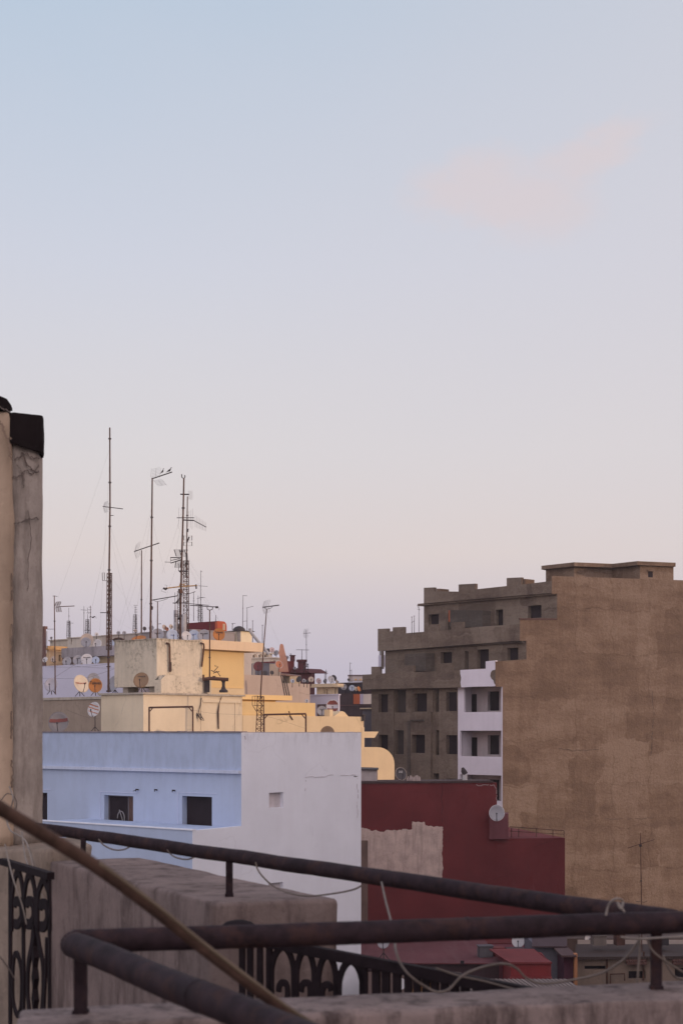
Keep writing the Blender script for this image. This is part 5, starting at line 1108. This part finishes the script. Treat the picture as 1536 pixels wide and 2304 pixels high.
dish(724, 1599, 10.5, 85, 'grey', 'grey lettered dish in the dark recess above the yellow wall', txt='#7', ty=.4, tsz=.27, pole=.3)
dish(748, 1589, 14, 84.5, 'mesh', 'round dish with two rusty bands above the yellow wall', pitch=12, stripes=[(.28, .88, 'redb', 0), (-.88, -.3, 'redb', 0)], rim='white', pole=.3)
dish(736.5, 1650, 15.5, 72, 'ochre', 'ochre dish half hidden behind the white gable parapet', pitch=14, pole=.5)
dish(902, 1741, 13.5, 75.8, 'dark', 'dark dish with white letters on the red house roof', yaw=22, pitch=15, txt='SAB', tcol=m_tw, ty=.35, tsz=.42, rim='tan', pole=.05)
dish(1117, 1829, 17, 75.2, 'grey', 'large pale grey dish at the stepped corner of the red house', yaw=-8, pitch=16, rim='white', pole=.05)
for x, y, r, col, d, lb in ((1165, 2117, 14, 'white', 70, 'white dish below the crossing rail over the red roofs'), (1326, 2112, 11, 'white', 80, 'white dish below the rail at the foot of the brown wall'), (1040, 2117, 9, 'pink', 70, 'dim pink dish below the rail over the red roofs'),
        (862, 2120, 13, 'grey', 60, 'grey dish half hidden by the crossing rail left of the pale wire'), (900, 2214, 12, 'white', 54, 'white dish glimpsed between the iron bars')):
    dish(x, y, r, d, col, lb, yaw=-10, pole=.5)
# ================================================================== ANTENNAS AND MASTS
def mast(label, pts, d, r=.035, mat=None, name='antenna', cat='antenna'):
    q = P(pts[0][0], pts[0][1], d); root = thing(name, q, label, cat, 'television masts on the rooftops')
    pp = [P(x, y, d) for x, y in pts]; g = MB().tube(pp, [r*(1-.35*i/max(1, len(pp)-1)) for i in range(len(pp))], 8); o = g.build('mast', mat or m_rust, root)
    L = (pp[-1]-pp[0]).length
    for i in range(int(L/1.1)):
        a = pp[0].lerp(pp[-1], 0); seg = 0; t = (i+.6)*1.1
        for k in range(len(pp)-1):
            l = (pp[k+1]-pp[k]).length
            if t <= l: a = pp[k].lerp(pp[k+1], t/l); break
            t -= l
        if i % 2: MB().tube([a-Vector((0, 0, .03)), a+Vector((0, 0, .03))], r*1.35, 8).build('clamp', m_darkm, o)
    root['_d'] = d
    return root
def yagi(root, x0, y0, x1, y1, n=12, el=.18, refl=0, boom=.018, mat=None, vert=False, d2=None, drv=True):
    d = root['_d']; a, b = P(x0, y0, d), P(x1, y1, d2 or d); dr = (b-a).normalized()
    bo = MB().tube([a, b], boom, 6).build('boom', mat or m_darkm, root)
    side = Vector((0, 0, 1)) if vert else dr.cross(Vector((0, 0, 1))).normalized()
    g = MB()
    for i in range(n):
        t = .12+.86*i/max(1, n-1); q = a.lerp(b, t); l = el*(1-.3*t); g.tube([q-side*l, q+side*l], .006 if not vert else .007, 5)
    g.build('director_rods', mat or m_alu, bo)
    if refl:
        g = MB(); h = refl
        for s in (-1, 1):
            for i in range(7):
                q = a+Vector((0, 0, s*(.04+h*i/6)))+dr*(-.03+.11*i/6*h/.4); g.tube([q-side*.28, q+side*.28+dr*.30], .005, 4)
            for ss in (-.28, .28):
                q0 = a+side*ss+dr*(0 if ss < 0 else .3); g.tube([q0, q0+Vector((0, 0, s*(h+.04)))+dr*.1], .007, 4)
        g.build('reflector_grid', m_alu, bo)
def rod(root, pts, r=.02, name='arm', mat=None):
    d = root['_d']; return MB().tube([P(x, y, d) for x, y in pts], r, 6).build(name, mat or m_darkm, root)
def lattice(root, x0, y0, x1, y1, w0, w1, n, r=.02, mat=None):
    """three sided lattice mast from the foot (x0,y0) to the top (x1,y1), widths in metres"""
    d = root['_d']; a, b = P(x0, y0, d), P(x1, y1, d); g = MB(); cn = []
    for k in range(n+1):
        c_ = a.lerp(b, k/n); w = w0+(w1-w0)*k/n; cn.append([c_+Vector((math.cos(t), math.sin(t), 0))*w*.58 for t in (math.radians(205), math.radians(325), math.radians(85))])
    for j in range(3): g.tube([c_[j] for c_ in cn], r, 6)
    for k in range(n):
        for j in range(3):
            j2 = (j+1) % 3; g.tube([cn[k][j], cn[k][j2]], r*.55, 4); g.tube([cn[k][j], cn[k+1][j2]] if k % 2 else [cn[k][j2], cn[k+1][j]], r*.5, 4)
    g.tube([cn[n][0], cn[n][1]], r*.6, 4); g.tube([cn[n][1], cn[n][2]], r*.6, 4); g.tube([cn[n][2], cn[n][0]], r*.6, 4)
    return g.build('lattice', mat or m_rust, root)
def guy(root, p, q, dd=0, r=.0022):
    d = root['_d']; a, b = P(p[0], p[1], d), P(q[0], q[1], d+dd)
    pp = [a.lerp(b, t/8)-Vector((0, 0, .12*math.sin(math.pi*t/8))) for t in range(9)]; MB().tube(pp, r, 4).build('guy_wire', m_wire, root)
def bird(label, px, py, d, L, face=1, wings=False, tilt=20):
    c_ = P(px, py, d); root_name = 'bird'; g = MB()
    ca, sa = math.cos(math.radians(tilt)), math.sin(math.radians(tilt)); f = Vector((face*ca, -.15, sa)); u = Vector((-face*sa, 0, ca))
    prof = [(-.62, .00, .012, .04), (-.5, -.02, .02, .075), (-.3, .0, .055, .07), (-.12, .0, .115, .10), (.05, .0, .145, .13), (.2, .03, .12, .125), (.3, .10, .075, .08), (.36, .17, .06, .065), (.43, .21, .068, .07), (.50, .21, .045, .045), (.56, .195, .016, .014), (.64, .185, .004, .004)]
    vs = []
    for x, z, rh, rw in prof:
        for j in range(10):
            w = 2*math.pi*j/10; vs.append(c_+f*x*L+u*(z+rh*math.sin(w))*L+Vector((0, 1, 0))*rw*math.cos(w)*L)
    k = len(prof); g.add(vs, [(i*10+j, i*10+(j+1) % 10, (i+1)*10+(j+1) % 10, (i+1)*10+j) for i in range(k-1) for j in range(10)]+[tuple(range(9, -1, -1)), tuple(range((k-1)*10, k*10))])
    if wings:
        for sd_ in (-1, 1):
            w = [c_+f*.22*L+u*.08*L, c_+f*(-.2)*L+u*.06*L, c_+Vector((sd_*.55, .1, .20))*L-f*.1*L, c_+Vector((sd_*1.05, .25, -.25 if sd_ > 0 else .02))*L, c_+Vector((sd_*.6, .05, .40))*L]
            g.add(w+[p+Vector((0, .02, .012)) for p in w], [(0, 1, 2, 3, 4), (9, 8, 7, 6, 5)]+[(i, (i+1) % 5, 5+(i+1) % 5, 5+i) for i in range(5)])
    else:
        for s in (-.04, .04): g.tube([c_+f*.02*L+u*(-.12)*L+Vector((0, s, 0))*L, c_+f*.05*L+Vector((0, s*L, -.27*L))], .012*L, 5)
    tag(g.build(root_name, m_bird, smooth=True), label, 'bird')
m_bird = paint('dark_feathers', (.055, .045, .05), .8, .3, scale=20)
# A1 tallest, lattice foot
A = mast('tallest antenna pole rising from a lattice mast beside the mouldy tank', [(244.5, 1558), (244.5, 1450), (246, 1290), (248, 1140), (247.5, 962)], 76, .055)
lattice(A, 246.5, 1462, 247.5, 1290, .26, .24, 18, .022)
yagi(A, 231.6, 1139.5, 277, 1145, 10, .15, .22, .022); rod(A, [(248, 1160), (256, 1159.8)], .018)
rod(A, [(244, 1307), (231, 1306), (230.5, 1289), (235.5, 1288.5), (235.5, 1305)], .016, 'loop'); rod(A, [(226, 1378.5), (248, 1378.6)], .022)
rod(A, [(240, 1500), (249, 1500)], .03); rod(A, [(240, 1555), (249, 1555)], .05, 'foot_bolt')
for p, q in (((247, 1010), (131, 1345)), ((246.5, 1180), (196, 1418)), ((246, 1190), (300, 1418)), ((246, 1290), (345, 1425)), ((245, 1380), (320, 1425)), ((246, 1050), (225, 1420)), ((248, 1180), (285, 1290))): guy(A, p, q, 6)
# A2 mast with the two birds
A = mast('tall pole whose top yagi carries two perched birds', [(338.8, 1436), (341, 1250), (342.9, 1075)], 77, .055)
yagi(A, 344.5, 1076.5, 387.5, 1062, 12, .16, .0, .03)
g = MB(); dd = A['_d']
for s, (x0, y0, x1, y1) in enumerate(((341, 1074, 343, 1054), (347, 1080, 357, 1092))):
    for i in range(7):
        t = i/6; q = P(x0+(x1-x0)*t, y0+(y1-y0)*t, dd); g.tube([q+Vector((-.04, .25, 0)), q+Vector((.42, -.25, 0))], .005, 4)
    for ox in (-.04, .2, .42): a_ = P(x0, y0, dd)+Vector((ox, 0, 0)); b_ = P(x1, y1, dd)+Vector((ox, 0, 0)); g.tube([a_, b_], .006, 4)
g.build('reflector_grid', m_alu, A)
for p, q in (((341.5, 1150), (300, 1420)), ((341.5, 1160), (372, 1290)), ((341, 1300), (318, 1395)), ((342, 1140), (265, 1420))): guy(A, p, q, 5)
rod(A, [(339, 1362), (343, 1366), (342, 1372)], .05, 'junction_box')
bird('perched brown bird on the left of the pole-top yagi', 365.5, 1061, 77, .30, 1, tilt=42); bird('perched dark bird at the tip of the pole-top yagi', 381, 1058.5, 77, .34, 1, tilt=28)
# A3
A = mast('slim pole topped by an upward slanting yagi left of the bird pole', [(318.5, 1424), (319, 1238)], 80, .04)
yagi(A, 302, 1241, 359, 1221.5, 18, .13, .32, .028); guy(A, (319, 1270), (270, 1420), 5)
A = mast('short thin pole under a slanting yagi right of the bird pole', [(354.5, 1436), (355, 1353)], 82, .035)
yagi(A, 341, 1350.5, 400, 1340.5, 16, .12, 0, .028); rod(A, [(345, 1350), (352, 1354), (362, 1352), (378, 1347)], .012); rod(A, [(355, 1404), (363, 1403.5)], .015)
rod(A, [(341, 1425), (344, 1412), (338, 1372)], .008)
# A5
A = mast('tall rusty pole crowded with aerials standing through the mouldy tank', [(405, 1512), (405.4, 1450), (407, 1350), (409.5, 1245), (412, 1170), (414, 1076)], 77, .06)
rod(A, [(409, 1067), (409.5, 1074), (414, 1077), (416.5, 1073), (416, 1069)], .028, 'fork'); rod(A, [(406, 1112), (425.7, 1112.4)], .035)
g = MB()
for i in range(6): g.tube([P(424+i*1.8, 1104, 77), P(424+i*1.8, 1124, 77)], .005, 4)
g.build('reflector_grid', m_alu, A)
rod(A, [(398, 1165), (437, 1165)], .022); rod(A, [(412, 1170), (436.6, 1171)], .035)
yagi(A, 436, 1171, 464, 1186, 8, .32, 0, .022, vert=True)
for x, y0, y1 in ((403, 1142, 1190), (425, 1150, 1185), (430, 1148, 1188), (434, 1145, 1190)): rod(A, [(x, y0), (x-1.5, y1)], .007, 'rod', m_alu)
# butterfly grid
g = MB()
for s in (0, 1):
    x0, x1 = (397, 420) if s == 0 else (396, 419); ys = (1252, 1236.5) if s == 0 else (1262, 1277)
    for i in range(9): t = i/8; y = ys[0]+(ys[1]-ys[0])*t; o_ = (-5*t if s == 0 else -2*t); g.tube([P(x0+o_, y, 77.4), P(x1+o_+(1 if s == 0 else 0), y, 77)], .006, 4)
    for xx in (x0, (x0+x1)/2, x1): g.tube([P(xx, ys[0], 77.2), P(xx-(5 if s == 0 else 2), ys[1], 77.2)], .02, 5)
g.build('reflector_grid', m_darkm, A)
rod(A, [(409, 1255), (384, 1254.5), (384.5, 1267), (409, 1259)], .03, 'frame'); rod(A, [(384, 1261), (405, 1257)], .02); rod(A, [(371, 1264.5), (384, 1265)], .014)
rod(A, [(403, 1285), (423, 1285)], .04, 'platform'); rod(A, [(403, 1285), (417, 1297)], .02); rod(A, [(402, 1268), (402, 1285)], .016)
m_ybm = paint('yellowed_boom', (.45, .28, .14))
o = rod(A, [(371, 1324), (404, 1320), (444, 1317.5)], .035, 'boom', m_ybm); rod(A, [(368, 1323), (373, 1326), (376, 1323)], .06, 'feed'); rod(A, [(441, 1315), (442, 1325)], .04, 'feed')
rod(A, [(371, 1316), (376, 1317), (375, 1322)], .008); rod(A, [(367, 1324), (363, 1330), (374, 1333)], .008)
rod(A, [(403, 1322), (406, 1312), (412, 1316), (418, 1313)], .03, 'bracket', m_ybm); rod(A, [(406, 1325), (407, 1335)], .12, 'junction_box', m_rust)
rod(A, [(389, 1356.8), (419, 1356.5)], .025); rod(A, [(394, 1356), (394, 1333)], .012); rod(A, [(407, 1342), (440, 1331)], .015)
rod(A, [(404, 1388), (406, 1390)], .17, 'junction_box')
for p, q in (((412, 1140), (365, 1290)), ((410, 1240), (350, 1400)), ((411, 1245), (458, 1300)), ((413, 1250), (520, 1440)), ((412, 1150), (388, 1280))): guy(A, p, q, 5)
lattice(A, 403.5, 1440, 403.5, 1330, .16, .16, 12, .014)
k_ = bird('dark bird perched on the arm of the crowded rusty pole', 400, 1352.5, 76.8, .34, 1, tilt=38)
# A6 lattice tower behind
A = mast('rusty lattice tower with a thin top pole behind the crowded pole', [(419.5, 1300), (420, 1260), (422, 1117)], 96, .05)
lattice(A, 419.5, 1428, 419.5, 1262, .34, .34, 18, .028)
rod(A, [(420.5, 1193), (424, 1193.5)], .12, 'junction_box'); 
for x, y0, y1 in ((414, 1205, 1216), (432, 1205, 1216), (414, 1219, 1228), (432, 1219, 1228)): rod(A, [(x, y0), (x, y1)], .022, 'dipole')
for y in (1206, 1215, 1220, 1228): rod(A, [(414, y), (432, y)], .008, 'rod', m_alu)
rod(A, [(421, 1220), (426, 1208)], .05, 'feed'); rod(A, [(420, 1245), (421, 1270)], .07, 'cable_box'); rod(A, [(415, 1357), (470, 1362)], .02)
for p, q in (((422, 1250), (455, 1310)), ((422, 1270), (500, 1425)), ((424, 1380), (487, 1402))): guy(A, p, q, 5)
# white twin pipes
for i, (x, y0, y1, r) in enumerate(((396, 1438, 1373, .14), (413, 1440, 1382, .19))):
    q = P(x, y0, 95); o = MB().tube([P(x, y0, 95), P(x, y1, 95)], r, 12).build('vent_pipe', m_galv, smooth=True)
    tag(o, ['slim grey vertical vent pipe left of the rusty pole', 'thicker pale vertical vent pipe right of the rusty pole'][i], 'pipe')
A = mast('thin pole beside the slim vent pipe carrying crossbars', [(394.5, 1400), (394.5, 1356)], 94, .03); rod(A, [(392, 1382), (406, 1382)], .025); rod(A, [(392, 1386), (406, 1386.5)], .03)
# A7
A = mast('rusty pole with a long level yagi in front of the maroon shed', [(471.8, 1556), (472, 1450), (472, 1372)], 78, .04)
yagi(A, 491, 1366, 427, 1361.8, 14, .12, 0, .024); rod(A, [(466, 1365), (467, 1371), (472, 1373), (478, 1371), (479, 1366)], .022, 'clamp_bow'); rod(A, [(485, 1366.5), (491, 1366)], .06, 'feed'); rod(A, [(490, 1366), (494, 1369), (492, 1373)], .008)
guy(A, (479, 1372), (508, 1412), 5)
def small(label, x, y0, y1, d, arms=(), r=.025, x1=None, lat=None, box=None, mat=None):
    A = mast(label, [(x, y0), (x1 if x1 is not None else x, y1)], d, r, mat or m_wdark)
    for a in arms: rod(A, [(a[0], a[1]), (a[2], a[3])], .016, 'arm', m_wdark)
    if lat: lattice(A, x, y0, x, lat, .34, .26, 8, .018, m_wdark)
    return A
small('thin far lattice mast with stacked crossarms right of the crowded pole', 452, 1400, 1284, 118, [(446, 1318, 467, 1319.5), (443, 1347, 461, 1344), (448, 1344, 461, 1344.5), (440, 1361, 470, 1361.5), (452, 1284, 455, 1287)], lat=1362)
small('thin far pole left of the stacked crossarm mast', 436, 1397, 1331, 118, [(434, 1352, 438, 1352)])
small('second thin far pole left of the stacked crossarm mast', 446, 1397, 1340, 118, [(443, 1374, 449, 1374), (444, 1388, 447, 1390)])
small('short thin pole over the maroon shed roof', 485.6, 1400, 1384, 110, [])
# left cluster
A = mast('rusty pole with butterfly yagi standing left of the round dishes', [(125, 1562), (124, 1450), (123, 1366), (122.8, 1340)], 82, .035)
yagi(A, 126, 1365.5, 168, 1363.4, 9, .12, 0, .024, m_rust); rod(A, [(119, 1341), (123, 1341), (130, 1342)], .014)
g = MB()
for (xa, ya, xb, yb) in ((124, 1363, 127, 1354.5), (126, 1367, 128, 1377)):
    for i in range(6): t = i/5; g.tube([P(xa+(xb-xa)*t, ya+(yb-ya)*t, 82), P(xa+(xb-xa)*t+11, ya+(yb-ya)*t-1, 82)], .010, 4)
    for ox in (0, 5.5, 11): g.tube([P(xa+ox, ya, 82), P(xb+ox, yb, 82)], .012, 4)
g.build('reflector_grid', m_rust, A)
rod(A, [(106, 1415.5), (123, 1415.5)], .012)
small('small far lattice mast left of the pair with the flying bird', 155.6, 1434, 1395, 124, [(152, 1401, 159, 1401), (151, 1405, 160, 1406), (157, 1402, 166, 1402), (154, 1386, 158, 1386), (155.6, 1395, 155.3, 1367)], lat=1397)
small('thin far pole with a short crossarm left of the twin lattice masts', 189.5, 1428, 1364, 122, [(182, 1372, 196, 1373)])
small('far lattice mast below the flying bird', 197.8, 1428, 1382, 121, [(195, 1379, 205, 1379), (197, 1367, 199, 1381)], lat=1394)
small('second pole joined to the far mast below the flying bird', 204, 1428, 1363, 121, [(200, 1366, 206, 1366), (199, 1372, 206, 1372), (190, 1418, 205, 1418)], r=.03, mat=m_rust)
small('small far lattice mast above the arched house with a round box', 304.8, 1424, 1364, 116, [(301, 1362, 310, 1362), (302, 1366, 308, 1366.5), (303, 1372, 309, 1372), (302, 1377, 310, 1377)], lat=1383)
bird('black bird flying left of the tallest mast', 209, 1389.5, 100, .24, -1, True, 10)
# right cluster
A = mast('leaning pole with a wide yagi rising from a small lattice tower', [(586, 1572), (590, 1500), (594.5, 1440), (600, 1370)], 73, .035)
yagi(A, 590.5, 1366.5, 628, 1361.5, 14, .12, .26, .028); rod(A, [(595, 1367), (599, 1371), (610, 1368), (613, 1365)], .014); guy(A, (602, 1385), (645, 1480), 20)
lattice(A, 585.5, 1650, 587, 1567, .38, .30, 8, .024); rod(A, [(581, 1566), (567.8, 1566.5), (567.8, 1587), (580, 1587.5)], .018, 'loop'); rod(A, [(569, 1588), (578, 1602)], .018); rod(A, [(574, 1566), (574, 1587)], .014)
small('thin far pole topped by a flag-like arm above the villa', 546, 1420, 1339.5, 116, [(546, 1340, 556, 1340.5), (547, 1398, 556, 1397)], x1=547)
small('thin far pole with a slanting arm right of the flag-like one', 556, 1424, 1367, 116, [(554, 1368, 570, 1364)])
small('far pole with a forked tip over the bright villa', 568.5, 1445, 1396, 116, [(566.5, 1397, 570.5, 1397)])
small('far pole with a small box tip left of the leaning pole', 590.4, 1455, 1406, 116, [(588.5, 1407, 593, 1406.5)])
small('tiny forked pole beside the black roof dome', 523, 1418, 1402, 112, [(521, 1403, 530, 1402.5), (523, 1402, 524, 1406)])
A = small('thin pole with a small grid yagi over the maroon house', 689.5, 1502, 1417.5, 116, [], x1=688.8)
yagi(A, 682.5, 1425, 699, 1424, 6, .14, .28, .018)
A = small('pole with a level yagi on the thick chimney pot', 679, 1486, 1461, 117, []); yagi(A, 666, 1462, 695, 1462.5, 8, .14, 0, .02)
small('slim pole with a short arm right of the peach chimney', 655, 1476, 1470, 118, [(650, 1471.5, 656, 1471.5)])
small('pair of rods rising from the cream slab, taller one', 733.5, 1538, 1506.5, 109, [(731, 1512, 736, 1511), (731.5, 1517, 735, 1517)])
small('pair of rods rising from the cream slab, shorter one', 730.5, 1538, 1509.5, 109, [])
small('thin pole with a hooked tip above the dark block', 787, 1535, 1490.6, 131, [(786.5, 1491.5, 791, 1493), (785.5, 1509, 791, 1509)])
small('shorter thin pole right of the hooked one above the dark block', 790.5, 1535, 1506, 131, [])
small('thin pole at the left end of the unfinished block terrace', 926, 1428, 1387, 112, [(924, 1389, 928, 1388), (925, 1402, 931, 1397)])
small('second thin pole at the left end of the unfinished block terrace', 931.5, 1428, 1385, 112, [(930, 1386, 933, 1386)])
small('thin hooked pole nearest the stepped wall of the unfinished block', 941.8, 1422, 1364, 112, [(938, 1362, 944, 1373), (938, 1370, 944, 1372)])
A = mast('tall thin antenna standing before the big brown wall', [(1443, 2180), (1441.5, 2000), (1439.5, 1874)], 68, .026, m_rust)
yagi(A, 1411, 1908, 1471, 1889, 8, .16, 0, .016, m_rust); rod(A, [(1437, 1903), (1442, 1902)], .06, 'junction_box'); rod(A, [(1430, 2028), (1448, 2030), (1455, 2027)], .012)
# cables strung before the lavender wall
def strung(label, pts, d, r=.010): wire(label, [(x, y, d) for x, y in pts], r, m_wdark)
strung('upper dark cable strung along the lavender wall', [(94, 1500), (140, 1501), (190, 1500), (244, 1494)], 84.5)
strung('second cable strung just below the upper one', [(94, 1499), (135, 1494), (180, 1500), (230, 1503), (262, 1503)], 84.8)
strung('diagonal cable rising across the lavender wall', [(98, 1539), (130, 1520), (160, 1501), (188, 1485)], 84.2)
strung('lower level cable across the lavender wall', [(94, 1526), (160, 1527), (200, 1524), (225, 1516), (260, 1504)], 84.6)
strung('thin cable sagging across the tan shaded wall', [(150, 1597), (190, 1612), (225, 1618)], 73.5, .007)
strung('thin cable sagging over the cream and yellow walls', [(400, 1590), (470, 1604), (540, 1608), (600, 1612), (690, 1640)], 70, .006)
for o in bpy.data.objects:
    if '_d' in o.keys(): del o['_d']

# ------------------------------------------------------------------ thin evening haze
hz = MB().prism([(-150, -60), (150, -60), (150, 190), (-150, 190)], GZ-1.0, 22.0).build('haze', bpy.data.materials.new('haze'))
tag(hz, None, None, kind='stuff'); hm = hz.data.materials[0]; hm.use_nodes = True; ht = hm.node_tree; ht.nodes.clear()
pv = N(ht, 'ShaderNodeVolumePrincipled'); pv.inputs['Density'].default_value = .0003; pv.inputs['Color'].default_value = (.93, .88, .93, 1)
ht.links.new(pv.outputs[0], N(ht, 'ShaderNodeOutputMaterial').inputs['Volume'])

for i, (x, y, d_, w, h, col, lb) in enumerate(((1112, 2150, 64, .28, .22, (.10, .09, .10), 'small grey crate on the faded red low roof'), (1142, 2148, 64.5, .2, .16, (.16, .04, .04), 'small red box on the faded red low roof'),
        (1188, 2146, 64, .34, .12, (.07, .05, .055), 'dark flat bundle behind the red shed roof'), (1345, 2147, 68.5, .3, .2, (.20, .16, .14), 'pale crate on the brown tiled roof'), (1392, 2146, 68.5, .2, .3, (.10, .05, .04), 'upright brown box on the brown tiled roof'),
        (1480, 2146, 68.5, .4, .16, (.06, .05, .055), 'long dark box at the right end of the tiled roof'))):
    q = P(x, y, d_); zb = Zp(2150, 66)+.12 if x > 1300 else Zp(2165, 62)+.006
    if x < 1300: q = Vector((q.x*.93, 63.5+i*.3, 0))
    g = MB().obox((q.x, q.y, zb+h), (w, .05, 0), (-.03, .25, 0), (0, 0, h)); g.obox((q.x, q.y, zb+2*h+.022), (w+.04, .05, 0), (-.03, .29, 0), (0, 0, .02))
    tag(g.build('roof_box', C(*col, st=.5)), lb, 'box')
